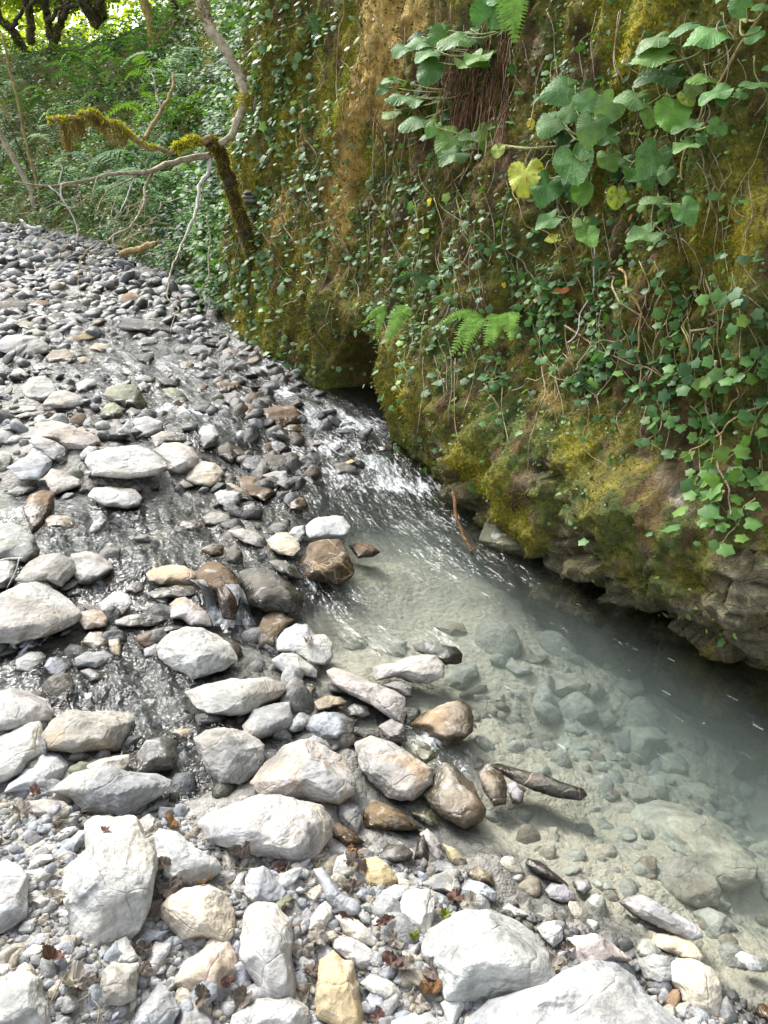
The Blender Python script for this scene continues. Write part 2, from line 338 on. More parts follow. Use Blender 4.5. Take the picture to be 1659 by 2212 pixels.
def water_mat(name='stream water', sheet=True):
    t = NT(name); geo = t.n('ShaderNodeNewGeometry'); uv = t.n('ShaderNodeUVMap')
    fl = t.n('ShaderNodeMapping', i_Scale=(7, 24, 1)); t.L(uv.outputs[0], fl.inputs['Vector'])
    fl2 = t.n('ShaderNodeMapping', i_Scale=(18, 46, 1)); t.L(uv.outputs[0], fl2.inputs['Vector'])
    pm = t.n('ShaderNodeMapping', i_Scale=(15, 9, 9)); t.L(geo.outputs['Position'], pm.inputs['Vector']); pm2 = t.n('ShaderNodeMapping', i_Scale=(34, 22, 22)); t.L(geo.outputs['Position'], pm2.inputs['Vector']); ln = t.attr('lane').outputs['Fac']
    def blend(u, w): m_ = t.n('ShaderNodeMix'); t.L(ln, m_.inputs[0]); t.L(w, m_.inputs[2]); t.L(u, m_.inputs[3]); return m_.outputs[0]
    a = t.noise(fl.outputs[0], 1, 2, .5, 1.6); b = t.noise(fl2.outputs[0], 1, 2, .5, 1.0); c = t.noise(geo.outputs['Position'], 24, 2, .5, 1.2)
    a = blend(a, t.noise(pm.outputs[0], 1, 2, .5, 1.4)); b = blend(b, t.noise(pm2.outputs[0], 1, 2, .5, 1.2))
    rp = t.attr('rapid').outputs['Fac']; fm = t.attr('foam_glint').outputs['Fac']
    h = t.math('ADD', t.math('MULTIPLY', a, 1.0), t.math('ADD', t.math('MULTIPLY', b, .42), t.math('MULTIPLY', c, .8)))
    nrm = t.bump(h, t.math('ADD', t.math('MULTIPLY', rp, .95), .05), .021)
    gl = t.n('ShaderNodeBsdfGlossy', i_Roughness=.15); t.L(nrm, gl.inputs['Normal'])
    tr = t.n('ShaderNodeBsdfTransparent', i_Color=(.97, .98, .97, 1))
    fr = t.n('ShaderNodeFresnel', i_IOR=1.36); t.L(nrm, fr.inputs['Normal'])
    ms = t.n('ShaderNodeMixShader'); t.L(fr.outputs[0], ms.inputs[0]); t.L(tr.outputs[0], ms.inputs[1]); t.L(gl.outputs[0], ms.inputs[2])
    # broken white water: air whipped into streaks along the flow, plus water glints painted white
    s = t.math('ADD', t.math('MULTIPLY', b, .75), t.math('MULTIPLY', a, .55))
    fk = t.n('ShaderNodeMapRange', i_From_Min=.0, i_From_Max=.20, i_To_Max=.85); t.L(t.math('SUBTRACT', t.math('ADD', s, t.math('MULTIPLY', fm, .42)), .84), fk.inputs['Value'])
    df = t.n('ShaderNodeBsdfDiffuse', i_Color=(.85, .88, .9, 1)); t.L(nrm, df.inputs['Normal'])
    tl = t.n('ShaderNodeBsdfTranslucent', i_Color=(.8, .85, .88, 1)); dm = t.n('ShaderNodeMixShader', i_0=.35); t.L(df.outputs[0], dm.inputs[1]); t.L(tl.outputs[0], dm.inputs[2])
    m2 = t.n('ShaderNodeMixShader'); t.L(fk.outputs[0], m2.inputs[0]); t.L(ms.outputs[0], m2.inputs[1]); t.L(dm.outputs[0], m2.inputs[2])
    t.L(m2.outputs[0], t.out.inputs[0])
    if sheet:
        vs = t.n('ShaderNodeVolumeScatter', i_Color=(.74, .85, .79, 1), i_Density=.95); va = t.n('ShaderNodeVolumeAbsorption', i_Color=(.36, .62, .58, 1), i_Density=.9)
        ad = t.n('ShaderNodeAddShader'); t.L(vs.outputs[0], ad.inputs[0]); t.L(va.outputs[0], ad.inputs[1]); t.L(ad.outputs[0], t.out.inputs[1])
    return t.m
WATER = kind(mesh('water', Vw, [np.vstack([Fw, side]), bot], water_mat(), uv=np.c_[ext(Sw), ext(Dw)], attrs={'rapid': ext(rap), 'foam_glint': ext(foam_glint), 'lane': ext(1-sstep(.9, 1.6, Dw))}), 'structure')

# ------------------------------------------------------------------ the bank: an earth and rock wall that turns into a wooded slope
H0 = -.75
def grid_axis(*segs): return np.unique(np.concatenate([np.linspace(a, b, max(2, int((b-a)/st)+1)) for a, b, st in segs]))
sA = grid_axis((0, S_R-4.2, .12), (S_R-4.2, S_R-2.6, .03), (S_R-2.6, S_CAVE+2, .0125), (S_CAVE+2, S_WALL+1.5, .022), (S_WALL+1.5, S_HILL+8, .07), (S_HILL+8, BS[-1], .2))
hA = grid_axis((H0, -.1, .05), (-.1, 2.3, .0125), (2.3, 4.6, .03), (4.6, 7.5, .1), (7.5, 9, .4))
Sg, Hg = np.meshgrid(sA, hA, indexing='ij'); s_, h_ = Sg.ravel(), Hg.ravel()
def at_s(s): return np.stack([np.interp(s, BS, BANK[:, i]) for i in (0, 1)], 1), unit(np.stack([np.interp(s, BS, BN[:, i]) for i in (0, 1)], 1))
wbase = water_z(at_s(sA)[0]+at_s(sA)[1]*.1); wb = np.repeat(wbase, len(hA)); hh = h_-wb       # height above the water there
hill = sstep(S_WALL-.2, S_HILL-1.0, s_); right = 1-sstep(S_R-.2, S_CAVE-.2, s_)
B, N2 = at_s(s_)
Q = np.c_[B*1.0, h_]
o = -np.clip(hh, 0, 99)*(.17*(1-hill)+.75*hill)-np.clip(h_-3.2, 0, 99)*(.5*(1-hill)+.2*hill)
o = o-np.clip(h_-np.interp(s_, [S_HILL-1, S_HILL+2.2, S_HILL+5], [9., 5.6, 4.1]), 0, 99)*3.0
big = fbm(Q*[1.1, 1.1, .8], 3, 21); o = o+.16*big*sstep(-.2, .5, hh)
o = o+.055*fbm(Q*[6, 6, 1.3], 3, 25)*(1-.6*hill)*sstep(.4, .9, hh)                                # earth fluted by dripping water
# rocky foot on the near side: bulging, undercut, bedded in tilted layers
ft = right*(1-sstep(.55, 1.0, hh+.18*noise(Q*[1.5, 1.5, .1], 31)))
o = o+right*(.20*np.exp(-((hh-.42)/.30)**2)-.10*np.exp(-((hh+.03)/.05)**2)*(.6+.8*noise(Q*[2, 2, 0], 33)))
ly = (hh*1.0+.24*(s_-S_R)+.06*fbm(Q*3, 2, 35))/.085
lid = np.floor(ly); lf = ly-lid
blk = np.floor((s_+.17*((lid*7.31) % 3))/(.16+.10*((lid*3.7) % 1))); hsh = ((np.sin(lid*12.9898+blk*78.233)*43758.5453) % 1)
bf = (s_+.17*((lid*7.31) % 3))/(.16+.10*((lid*3.7) % 1))-blk
edge = np.minimum(np.minimum(lf, 1-lf)*1.0, np.minimum(bf, 1-bf)*2.0)
rocky = ft*sstep(-.25, .25, fbm(Q*1.7+3, 2, 37)+.30-.9*sstep(0., .9, hh)+.5*(1-sstep(S_R-2.3, S_R-1.2, s_)))
o = o+rocky*((hsh-.5)*.17-.045*(1-sstep(0, .10, edge)))
o = o+ft*.07*fbm(Q*5, 3, 39)
# lumps of moss
lump = np.clip(fbm(Q*[7, 7, 5], 3, 41)+.1, 0, 1); o = o+.06*lump*(1-.5*rocky)
o = o+.017*fbm(Q*[30, 30, 24], 3, 43)
# the hollow washed out at the waterline
cs, ch = (s_-S_CAVE+.03*noise(Q*4, 47)*2)/.44, (hh-.0)/.50
cave = np.clip(1.18-(cs**2+.10*cs+np.abs(ch)**1.7), 0, 1); cave = sstep(0, .35, cave); o = o-.75*cave
o = o+.12*np.exp(-((cs+1.25)/.28)**2)*np.exp(-((hh-.35)/.35)**2)+.10*np.exp(-((cs-1.3)/.25)**2)*np.exp(-((hh-.3)/.4)**2)
o = o+.08*np.exp(-((hh-.62)/.12)**2)*np.exp(-cs**2/2.5)
crest = np.interp(s_, [S_HILL-1, S_HILL+2.2, S_HILL+5], [9., 5.6, 4.1]); zc_ = h_-.93*np.clip(h_-crest, 0, 99); Cv = np.c_[B+N2*o[:, None], zc_]
ns, nh = len(sA), len(hA); i = np.arange(ns-1)[:, None]*nh; j = np.arange(nh-1)[None]
Cf = np.stack([i+j, i+j+1, i+nh+j+1, i+nh+j], -1).reshape(-1, 4)
CLIFF_BVH = BVHTree.FromPolygons([tuple(v) for v in Cv], [tuple(f) for f in Cf])
def cliff_hit(px, py):
    r = unit(ray(px, py)); h = CLIFF_BVH.ray_cast(Vector(ORG), Vector(r))
    if h[0] is None: return None
    n = np.array(h[1]); n = n if n@r < 0 else -n
    return np.array(h[0]), n
def px_of(V):
    y, z = V[:, 1], V[:, 2]-CAMZ; d = y*CO-z*SI; d = np.where(d < .1, .1, d)
    return CX+F*V[:, 0]/d, CY-F*(y*SI+z*CO)/d
# soil, moss, bare stone: where each lies on the wall (patches fixed to the wall)
def patch(lst, V):
    o = np.zeros(len(V))
    for x, y, rx, ry, k in lst:
        h = cliff_hit(x, y)
        if h is None: continue
        P = h[0]; dist = np.linalg.norm(P-ORG); a, b2 = rx*dist/F, ry*dist/F
        t = np.array([-h[1][1], h[1][0], 0]); t = unit(t)
        d = V-P; o = np.maximum(o, k*np.exp(-((d@t)/a)**2-(d[:, 2]/b2)**2-((d@h[1])/(.8))**2))
    return o
EARTH = [(560,330,30,90,.5),(690,520,30,80,.6),(860,160,30,80,.7),(830,60,70,110,1),(800,200,60,120,1),(760,300,60,120,1),(730,420,60,110,.9),(600,480,50,150,.7),(640,330,30,120,.6),(900,30,50,60,.8),(1160,105,15,18,.8),(1190,860,40,35,.5),(1140,650,30,60,.5)]
MOSSY = [(620,250,30,140,.9),(500,330,30,160,.8),(440,120,40,120,.7),(800,330,25,80,.7),(520,640,40,90,.9),(580,760,40,40,.7),(745,190,22,120,1),(700,120,20,80,.8),(715,230,26,70,.8),(1390,60,50,100,1),(1345,140,30,70,.9),(1600,480,90,130,.8),(1560,560,60,60,.6),(570,640,70,110,.8),(540,400,60,140,.6),(860,840,35,80,.9),(1040,1040,70,60,.8),(1130,1100,60,60,.6),(1250,950,40,60,.8),(480,200,60,120,.5),(560,120,60,100,.5),(640,600,60,70,.5),(1000,980,60,60,.5)]
fine = fbm(Q*[9, 9, 5], 4, 51); wide = fbm(Q*[1.7, 1.7, 1.0]+5, 3, 53)
earth = np.clip(patch(EARTH, Cv)*(1.15+.9*fine)+.25*sstep(.15, .5, wide)*(1-hill), 0, 1)
moss = np.clip(patch(MOSSY, Cv)*(1.1+1.2*fine)+sstep(-.62, .05, fine+.5*wide)*.9, 0, 1)*(1-.75*earth)
moss = np.clip(moss*(1-.6*rocky), 0, 1); moss = np.maximum(moss, hill); earth = earth*(1-hill)
mbright = np.clip(patch(MOSSY, Cv)*(1.1+1.0*fine), 0, 1); moss = np.maximum(moss, mbright)*(1-.9*cave); mbright = mbright*(1-cave)
pale = np.clip(patch([(1455,1060,16,28,1),(1500,1010,20,12,.5),(1160,105,15,14,1),(1340,1310,10,40,.7)], Cv)*(1.2+1.5*fine), 0, 1); moss = moss*(1-pale)
def cliff_mat():
    t = NT('bank earth and moss'); geo = t.n('ShaderNodeNewGeometry'); P = geo.outputs['Position']
    m = t.attr('mask'); sp = t.n('ShaderNodeSeparateColor'); t.L(m.outputs['Color'], sp.inputs[0]); ea, mo, ro = sp.outputs
    n1 = t.noise(P, 9, 6, .65, .4); n2 = t.noise(P, 60, 5, .7); 
    mp = t.n('ShaderNodeMapping', i_Scale=(26, 26, 4)); t.L(P, mp.inputs['Vector']); n3 = t.noise(mp.outputs[0], 1, 4, .6, .3)
    n5 = t.noise(P, 2.3, 4, .6)
    base = t.ramp(n1, [(.3, (.032, .022, .008)), (.5, (.105, .068, .019)), (.7, (.21, .135, .034))])
    eac = t.ramp(n3, [(.3, (.30, .175, .035)), (.5, (.55, .36, .09)), (.72, (.74, .55, .20))])
    moc = t.ramp(n1, [(.32, (.046, .044, .006)), (.5, (.145, .128, .013)), (.7, (.29, .245, .022))])
    mo2 = t.ramp(n1, [(.32, (.028, .046, .009)), (.5, (.078, .105, .015)), (.7, (.165, .185, .024))])
    moc = t.mix(t.ramp(n5, [(.44, 0.), (.6, 1.)]), moc, mo2)
    roc = t.ramp(n1, [(.3, (.055, .05, .028)), (.5, (.135, .12, .065)), (.72, (.27, .245, .15))])
    c = t.mix(ea, base, eac); c = t.mix(ro, c, roc)
    pal = t.attr('bright').outputs['Color']; sb = t.n('ShaderNodeSeparateColor'); t.L(pal, sb.inputs[0]); c = t.mix(t.math('MULTIPLY', sb.outputs[1], t.ramp(n1, [(.4, .3), (.6, 1.)])), c, (.50, .46, .36)); moc = t.mix(sb.outputs[0], moc, t.ramp(n2, [(.3, (.16, .14, .012)), (.65, (.44, .38, .025))]))
    mk = t.n('ShaderNodeMapRange', i_From_Min=.30, i_From_Max=.62); t.L(t.math('ADD', mo, t.math('MULTIPLY', t.math('SUBTRACT', n2, .5), .7)), mk.inputs['Value'])
    c = t.mix(mk.outputs[0], c, moc)
    vc = t.n('ShaderNodeTexVoronoi', feature='DISTANCE_TO_EDGE', i_Scale=1.0); vm = t.n('ShaderNodeMapping', i_Scale=(7, 7, 15), i_Rotation=(.3, .2, .4)); t.L(t.vmath('ADD', P, t.vmath('MULTIPLY', t.n('ShaderNodeTexNoise', i_Scale=7.0, i_Vector=P).outputs[1], (.12, .12, .12))), vm.inputs['Vector']); t.L(vm.outputs[0], vc.inputs['Vector'])
    crk = t.math('MULTIPLY', t.ramp(vc.outputs[0], [(0., 1.), (.05, 0.)]), ro)
    c = t.mix(t.math('MULTIPLY', crk, .22), c, (.012, .010, .006))
    c = t.mix(1, c, t.ramp(n2, [(.3, .55), (.68, 1.3)]), 'MULTIPLY')
    h = t.math('ADD', t.math('MULTIPLY', n1, 1.0), t.math('ADD', t.math('MULTIPLY', n2, .7), t.math('SUBTRACT', t.math('MULTIPLY', n3, .5), t.math('MULTIPLY', crk, .2))))
    t.principled(c, .9, t.bump(h, 1.0, .04)); return t.m
CLIFF = kind(mesh('earth_bank', Cv, Cf, cliff_mat(), attrs={'mask': np.stack([earth, moss, rocky*(1-.5*moss)], 1), 'bright': np.stack([mbright, pale, pale*0], 1)}), 'structure')
# stones: tile of the photograph; colour; flags (w wet, v veins, o ochre stain, u under water, +n raised); description (* = landmark); outline
ROCKS = '''
03;W;;*large flat white boulder|half sunk in the grey silt of the bank;570,290 640,280 830,320 900,430 990,560 1005,650 985,850 930,1010 800,1140 690,1190 600,1170 520,1050 500,900 420,780 415,650 520,530 490,370
03;G;;*creased grey slab|with sharp folds, lying behind the large flat white boulder;350,150 480,30 620,-10 700,-10 800,20 1000,40 1110,80 1100,120 1010,190 880,280 800,300 560,270 490,190
03;W;;*smooth pale wedge stone|between the large flat white boulder and the big oval boulder;980,440 1010,400 1130,420 1260,520 1400,590 1440,650 1340,740 1250,760 1150,730 1080,690 1010,580
03;C;;*rounded cream stone|with dead leaves along one edge;1040,900 1090,840 1170,790 1340,770 1450,820 1520,930 1520,1060 1480,1120 1380,1090 1200,1090 1100,1030 1050,970
DD;L;v;*big oval boulder|with a bleached top and thin ochre vein, on the bank edge;425,1780 440,1758 500,1735 560,1722 640,1716 700,1738 727,1770 722,1800 690,1840 655,1858 600,1850 510,1830 450,1810
03;B;;blue grey boulder cut by the frame edge;-60,640 0,610 80,640 150,700 180,850 185,950 130,1000 0,1070 -60,1060
03;W;;*bright white corner boulder|in the lowest corner, lined with fine cracks;-60,1380 60,1340 160,1340 240,1390 300,1500 360,1640 370,1700 -60,1720
03;B;;angular slate blue block;850,1640 930,1520 1000,1410 1060,1440 1170,1560 1130,1640 1100,1700 850,1700
03;W;o;*white stone with a rusty corner|among curled leaves;1130,1390 1200,1250 1300,1180 1370,1105 1470,1120 1530,1230 1555,1310 1430,1430 1350,1480 1220,1450
DD;L;;*tall pale standing stone|with a long crack down one side;515,1985 525,1965 550,1953 590,1956 625,1990 632,2010 630,2060 645,2110 640,2140 615,2155 585,2150 555,2110 520,2065
03;W;;chunky bright white cobble;720,1150 800,1100 850,1160 900,1230 860,1260 780,1260 710,1240
03;L;;blunt grey white block;660,1320 720,1270 880,1270 900,1350 890,1480 800,1520 690,1510 660,1420
03;B;;small blue wedge stone;960,1180 1000,1130 1100,1140 1090,1200 1030,1330 970,1330
03;G;;egg shaped grey pebble;1060,1340 1100,1280 1145,1300 1130,1350 1090,1375
03;W;;flat white chip;160,670 260,655 340,680 290,750 200,740
03;W;;pale tapered pebble;200,610 250,560 320,560 340,590 280,630 200,650
03;B;;*long blue grey pebble|resting against the large flat white boulder;360,570 400,510 500,410 550,410 565,460 500,540 420,590
03;W;;smooth white long pebble;340,450 420,390 480,380 500,400 430,460 370,470
03;B;;slim bluish sliver;380,370 440,300 510,280 510,320 440,370
03;L;;low silt covered grey stone;180,220 280,200 400,220 450,260 440,310 380,370 320,330 220,290
03;L;;upright rounded bluish white stone;865,350 960,300 1000,330 1005,400 960,475 920,430
03;L;;pale upright pebble;1430,560 1470,525 1520,560 1535,650 1500,700 1450,640
03;G;w;damp bluish cobble;940,270 1000,220 1090,200 1090,240 1010,290 930,290
02;W;;*white leaning slab|at the frame edge below the rounded grey mound;-60,1480 0,1460 120,1390 240,1330 270,1370 300,1500 270,1560 180,1659 80,1720 -60,1760
02;B;;broad bluish white stone;150,1690 250,1560 380,1560 440,1640 400,1720 330,1780 180,1800 60,1810 80,1760
03;L;;round bluish pebble;210,860 260,830 320,850 310,900 250,910
03;B;;flat disc pebble;125,1050 150,1000 220,975 250,1010 240,1060 160,1080
03;W;;ragged white chip;370,930 430,900 500,900 510,930 430,990 390,960
03;B;;flat blue flake;910,1090 960,1050 1060,1060 1100,1050 1030,1110 930,1130
03;G;;dull grey stone cut by the lower frame edge;1140,1659 1190,1580 1280,1550 1380,1650 1400,1720 1140,1720
13;W;;*rounded white boulder with a blue tinge|cut by the lower frame edge;-150,1600 0,1510 200,1490 330,1550 370,1600 360,1720 -160,1720
03;B;;slate flake;1050,1140 1100,1090 1200,1080 1215,1110 1140,1150
03;W;;flat white flake;140,1200 200,1150 310,1160 300,1190 200,1230 150,1240
13;B;;*smooth round blue grey stone|like a ball among gravel;-75,720 -40,660 40,645 110,680 170,740 200,800 190,850 60,875 -20,860 -75,800
13;Y;o;*yellow ochre rounded stone|at the water's margin;670,640 720,590 780,585 850,620 910,680 940,740 870,780 800,795 700,760 670,720
13;W;;*blocky bright white stone|with chipped corners;920,900 940,820 1030,790 1130,800 1160,880 1150,960 1120,1060 1090,1085 1000,1050 920,980
DD;L;;*huge pale rounded boulder|on the bank near the pool;913,2035 925,2010 965,1985 1010,1972 1070,1970 1115,1985 1160,2020 1185,2060 1197,2105 1190,2135 1150,2145 1050,2150 960,2145 935,2100 912,2065
13;Y;;*tall cream yellow angular stone|standing at the lower frame edge;400,1260 490,1205 560,1270 630,1280 660,1400 690,1480 720,1600 720,1700 560,1700 380,1600 390,1440
13;L;;long tilted grey slab;490,960 560,960 660,990 750,1060 800,1120 770,1150 690,1130 560,1070
13;W;;long smooth white stone;480,1110 560,1090 680,1130 740,1170 770,1230 740,1290 680,1310 600,1240 500,1170
13;W;;*striped white stone|with fine slanting lines;340,980 390,910 450,870 490,910 490,980 450,1040 390,1075 345,1040
13;C;;smooth cream pebble;310,820 380,770 440,745 465,790 440,840 370,860
13;B;;*bent slate blue slab|with a dark hollow;360,670 420,655 490,730 560,820 650,850 680,890 660,940 560,940 490,900 450,830
13;L;;pale violet stone with a leaf on it;465,640 500,590 590,550 660,570 650,680 560,720 480,690
13;L;;grey white upright stone;790,870 820,800 900,760 990,770 1000,800 940,860 910,960 830,930
DD;L;o;*big rounded whitish boulder|with a dimpled face, midway up the bank;540,1690 565,1650 610,1612 650,1598 705,1605 745,1630 770,1690 765,1712 735,1733 690,1725 640,1720 570,1715
DD;L;o;*chamfered pale boulder|with a brown stained underside;757,1605 800,1590 850,1605 900,1640 935,1660 930,1690 890,1725 840,1720 790,1690 770,1660
DD;T;w;*smooth wet tan boulder|sliding into the pool;912,1715 930,1680 960,1648 985,1655 1020,1690 1050,1745 1040,1770 1000,1785 950,1760
13;O;w;*glossy orange brown slab|with water running over it;690,280 760,210 870,250 980,310 1080,390 1000,400 850,400 700,390
13;E;w;mossy green wet block;980,280 1150,270 1185,370 1120,380 1050,330
13;G;;grey cube shaped stone;540,240 590,220 660,250 690,330 660,420 580,390 540,320
13;N;w;rust brown wet stone;490,370 540,360 640,420 710,480 600,500 490,450
13;D;w;*black slate lens|lying in the trickle;790,560 840,500 960,500 1020,550 1000,590 900,610 800,595
13;D;w;dark upright shard;1020,590 1050,470 1090,430 1110,500 1120,600 1070,630
13;V;;violet grey upright stone;1060,430 1110,395 1180,460 1230,580 1190,620 1130,560
13;Y;o;ochre fragment;1205,490 1300,530 1360,590 1340,640 1260,620
13;G;;low grey dome;1100,640 1180,600 1270,620 1330,670 1310,710 1200,680 1110,680
13;G;v;banded grey cobble;1080,750 1150,700 1230,675 1300,700 1325,770 1290,820 1200,800 1120,790
13;B;;long bluish cobble;1325,780 1390,730 1480,750 1580,810 1560,870 1420,850 1340,820
13;W;;white wedge stone;670,1400 740,1345 850,1380 940,1430 970,1490 900,1520 780,1480
13;B;;slate blue pointed cobble;710,1500 770,1420 850,1500 880,1590 840,1610 740,1580
13;W;;slim white pebble;970,1200 1020,1150 1060,1135 1060,1180 1010,1240
13;W;;white cobble cut by the lower frame edge;880,1640 1000,1600 1130,1590 1190,1650 1180,1720 860,1720
13;W;;white pointed stone;1200,1530 1260,1480 1350,1480 1360,1540 1290,1640 1260,1680
13;W;;white lump;245,1250 300,1225 380,1250 390,1310 300,1350
13;G;;rounded grey pebble;650,950 690,920 740,970 740,1010 690,1000
13;W;;small white pebble;745,1000 790,955 820,980 800,1010 760,1020
13;B;;tiny round blue pebble;700,820 725,795 750,820 740,850 710,850
13;L;;squarish pale pebble;685,890 720,870 770,880 780,930 720,930
13;E;;greenish grey pebble;90,910 150,830 220,820 240,850 170,920 150,960
13;W;;pitted white cobble;220,630 270,610 350,670 340,720 270,710
13;W;;little white pebble;1160,860 1200,830 1230,850 1230,880 1180,910
13;L;;bluish white cobble;1580,920 1640,880 1720,920 1790,960 1700,970 1600,950
13;N;;red brown chip;210,1020 280,1010 300,1050 270,1080
13;T;w;olive brown flat stone;1360,670 1450,640 1530,700 1540,760 1400,720
DD;B;;*huge bluish boulder|filling the lower edge of the view;980,2230 1020,2190 1050,2160 1100,2150 1200,2120 1290,2088 1350,2090 1390,2110 1410,2150 1440,2180 1480,2215 1480,2280 980,2280
23;V;v;*violet grey flat slab|with a pale line across it;350,1100 430,1085 550,1080 650,1130 780,1240 700,1260 560,1310 480,1340 390,1240
23;L;;pale lilac rounded cobble;160,1040 230,1000 290,995 330,1040 325,1110 260,1150 210,1110
23;B;v;*striped grey and white long stone|at the edge of the clear pool;710,880 760,840 870,825 950,870 1040,940 1130,980 1200,1030 1200,1080 1140,1100 1030,1060 900,1010 790,960
23;C;o;*cream stone with an ochre tip|on the gravel beside the pool;910,1110 960,1080 1080,1090 1180,1140 1230,1220 1200,1250 1110,1230 1000,1190 930,1160
23;G;;smooth grey oval stone;790,1280 830,1240 930,1215 1020,1230 1055,1290 1050,1350 960,1385 870,1370 820,1320
23;C;;*big cream boulder|standing at the pool's near shore;1010,1370 1040,1290 1100,1250 1230,1260 1320,1320 1350,1420 1350,1520 1290,1600 1180,1570 1100,1490
23;O;;*small orange stone|wedged beside the huge bluish boulder;975,1470 1030,1440 1090,1440 1095,1490 1060,1540 1020,1570
23;G;;squat grey stone;1030,1580 1090,1530 1170,1520 1160,1580 1110,1640
23;V;;*flat dark violet stone|in the shallow margin of the pool;215,790 260,750 340,755 410,810 400,850 320,870 240,840
23;D;wo;knobbly wet dark stone;85,620 110,590 190,610 280,680 350,740 355,770 260,730 150,690
23;L;w;grey pebble standing in the shallows;395,740 440,700 500,730 515,780 460,820 410,800
23;S;u;*very large submerged pale boulder|in the clear pool;770,310 850,250 960,220 1070,225 1200,270 1330,350 1400,420 1480,530 1520,620 1490,690 1330,760 1200,700 1000,560 850,450
23;T;u;*ochre tinted boulder just under the surface|of the clear pool;950,700 970,630 1040,590 1150,585 1250,640 1310,710 1330,790 1300,890 1200,900 1040,850 960,790
23;S;u;submerged oval stone;640,130 700,90 800,100 920,150 940,200 870,235 740,215 660,190
23;S;u;submerged blunt stone;1190,940 1290,910 1400,960 1410,1030 1330,1130 1230,1080
23;W;+.6;*flat white oval stone|alone in the pool shallows;1460,1220 1500,1195 1570,1220 1610,1270 1600,1305 1540,1310 1480,1270
23;S;u;submerged squarish boulder;1040,160 1110,100 1230,95 1330,160 1350,260 1200,250
23;S;u;small tapered stone on the pool floor;230,430 240,385 300,385 300,460 270,500 235,480
23;D;wov+-.42;*long layered wet stone|poking out of the pool margin;-150,-10 -90,-30 50,10 200,40 350,100 450,130 470,170 420,200 300,190 150,150 0,80
DD;T;w+-.3;upright wet tan cobble;1030,1670 1055,1650 1085,1665 1097,1700 1090,1735 1065,1738 1045,1710
DD;V;;round violet pebble;1092,1692 1115,1690 1132,1710 1128,1733 1105,1735
23;G;u;small grey stone in the shallows;840,670 900,670 940,700 900,725 860,710
23;S;u;leaf shaped submerged stone;510,740 560,720 640,750 680,790 600,800 540,770
23;O;;brown striped stone cut by the frame edge;1585,1580 1610,1540 1650,1535 1720,1600 1720,1680 1640,1650
23;C;;tan cobble cut by the lower frame edge;1140,1640 1200,1615 1260,1640 1280,1700 1140,1690
23;S;u;teal tinged submerged stone at the frame edge;1500,560 1560,500 1680,470 1720,560 1620,590
23;S;u;low submerged grey stone;320,660 400,630 450,650 410,690 330,700
23;S;u;submerged bluish block;890,60 940,35 1000,60 990,140 920,160 890,110
23;G;;shadowed dark grey stone;930,1400 1000,1385 1025,1410 1000,1450 950,1460
12;P;;*pinkish plank shaped stone|with a black front face, lying at the pool margin;450,1030 500,1005 580,1030 720,1090 900,1160 970,1200 975,1300 950,1370 870,1330 750,1250 600,1180 480,1110
12;W;;*white boulder with a curled leaf|and a pale vein, beside the pool;130,830 180,760 260,720 330,725 380,790 450,790 500,850 495,930 450,990 370,990 300,940 200,910 140,900
12;W;;*low white ridged stone|against the white boulder with a curled leaf;100,960 170,915 260,920 350,980 400,1030 390,1075 300,1060 200,1060 130,1000
12;N;o;mossy brown stone;10,780 40,680 110,635 180,660 250,700 200,740 130,830 120,880 20,880
12;W;;*white triangular boulder with green edges|half in the pool;750,1010 810,980 900,975 1000,940 1080,920 1170,925 1220,990 1215,1070 1100,1110 990,1100 900,1070 780,1090
12;G;;speckled grey dome;810,1120 870,1090 940,1090 1010,1140 1010,1200 960,1200 900,1160
12;T;wo;*glistening tan boulder|with a wet top, jutting into the pool;985,1380 1060,1310 1150,1280 1250,1230 1340,1215 1400,1260 1415,1330 1400,1420 1330,1480 1230,1520 1150,1480 1080,1420
12;N;wv;*brown boulder with orange veins|under a white oval stone at the head of the pool;240,330 290,260 340,200 430,175 540,175 600,250 640,380 610,430 530,465 420,450 310,420
12;W;+1.5;*white oval stone perched|on the brown boulder with orange veins;320,90 380,40 500,20 570,25 615,100 590,150 480,170 350,170 325,130
12;C;+.6;cream cobble with a pitted end;75,180 130,130 200,130 270,180 290,240 240,285 150,270 90,230
12;W;+.6;small ivory stone;200,140 250,95 310,85 320,140 290,200
DD;D;w;*glossy dark brown boulder|shining beside the little waterfall;515,1235 545,1225 585,1228 625,1252 655,1290 655,1310 625,1330 580,1322 535,1300 520,1265
12;D;w;dark wet slanted stone;75,320 130,305 200,320 270,380 300,440 230,440 150,390
12;N;w;wet brown stone breaking the pool surface;600,220 670,190 740,210 810,260 760,290 660,300
12;S;u;broad flat submerged stone;520,780 620,750 720,800 730,860 650,900 560,880
12;S;u;wide submerged plate;720,820 830,790 980,840 960,930 800,950 720,900
12;D;wv;*dark layered stone|breaking the surface mid pool;1010,860 1080,830 1180,860 1300,870 1350,920 1330,980 1230,1000 1150,950 1030,900
12;N;u;brown submerged stone;1160,750 1250,710 1340,720 1370,780 1250,800
12;B;w;*marbled bluish wet cobble|below the pinkish plank shaped stone;290,1390 340,1330 440,1295 570,1310 640,1350 630,1430 540,1480 430,1470 330,1440
DD;L;o;*long pale stone with an ochre end|lying across the channel;400,1495 440,1478 500,1467 580,1462 612,1475 620,1490 600,1510 560,1530 520,1545 450,1540 420,1520
DD;G;;slanted grey block;517,1570 545,1535 590,1520 625,1515 632,1555 625,1575 590,1590 550,1600 525,1585
DD;L;;*speckled rounded white boulder|beside the big rounded whitish boulder;420,1600 440,1578 480,1570 530,1580 570,1610 573,1640 560,1670 520,1690 480,1690 440,1650
12;G;;wedge of grey stone;170,1190 210,1090 260,1060 310,1100 300,1160 240,1220 190,1220
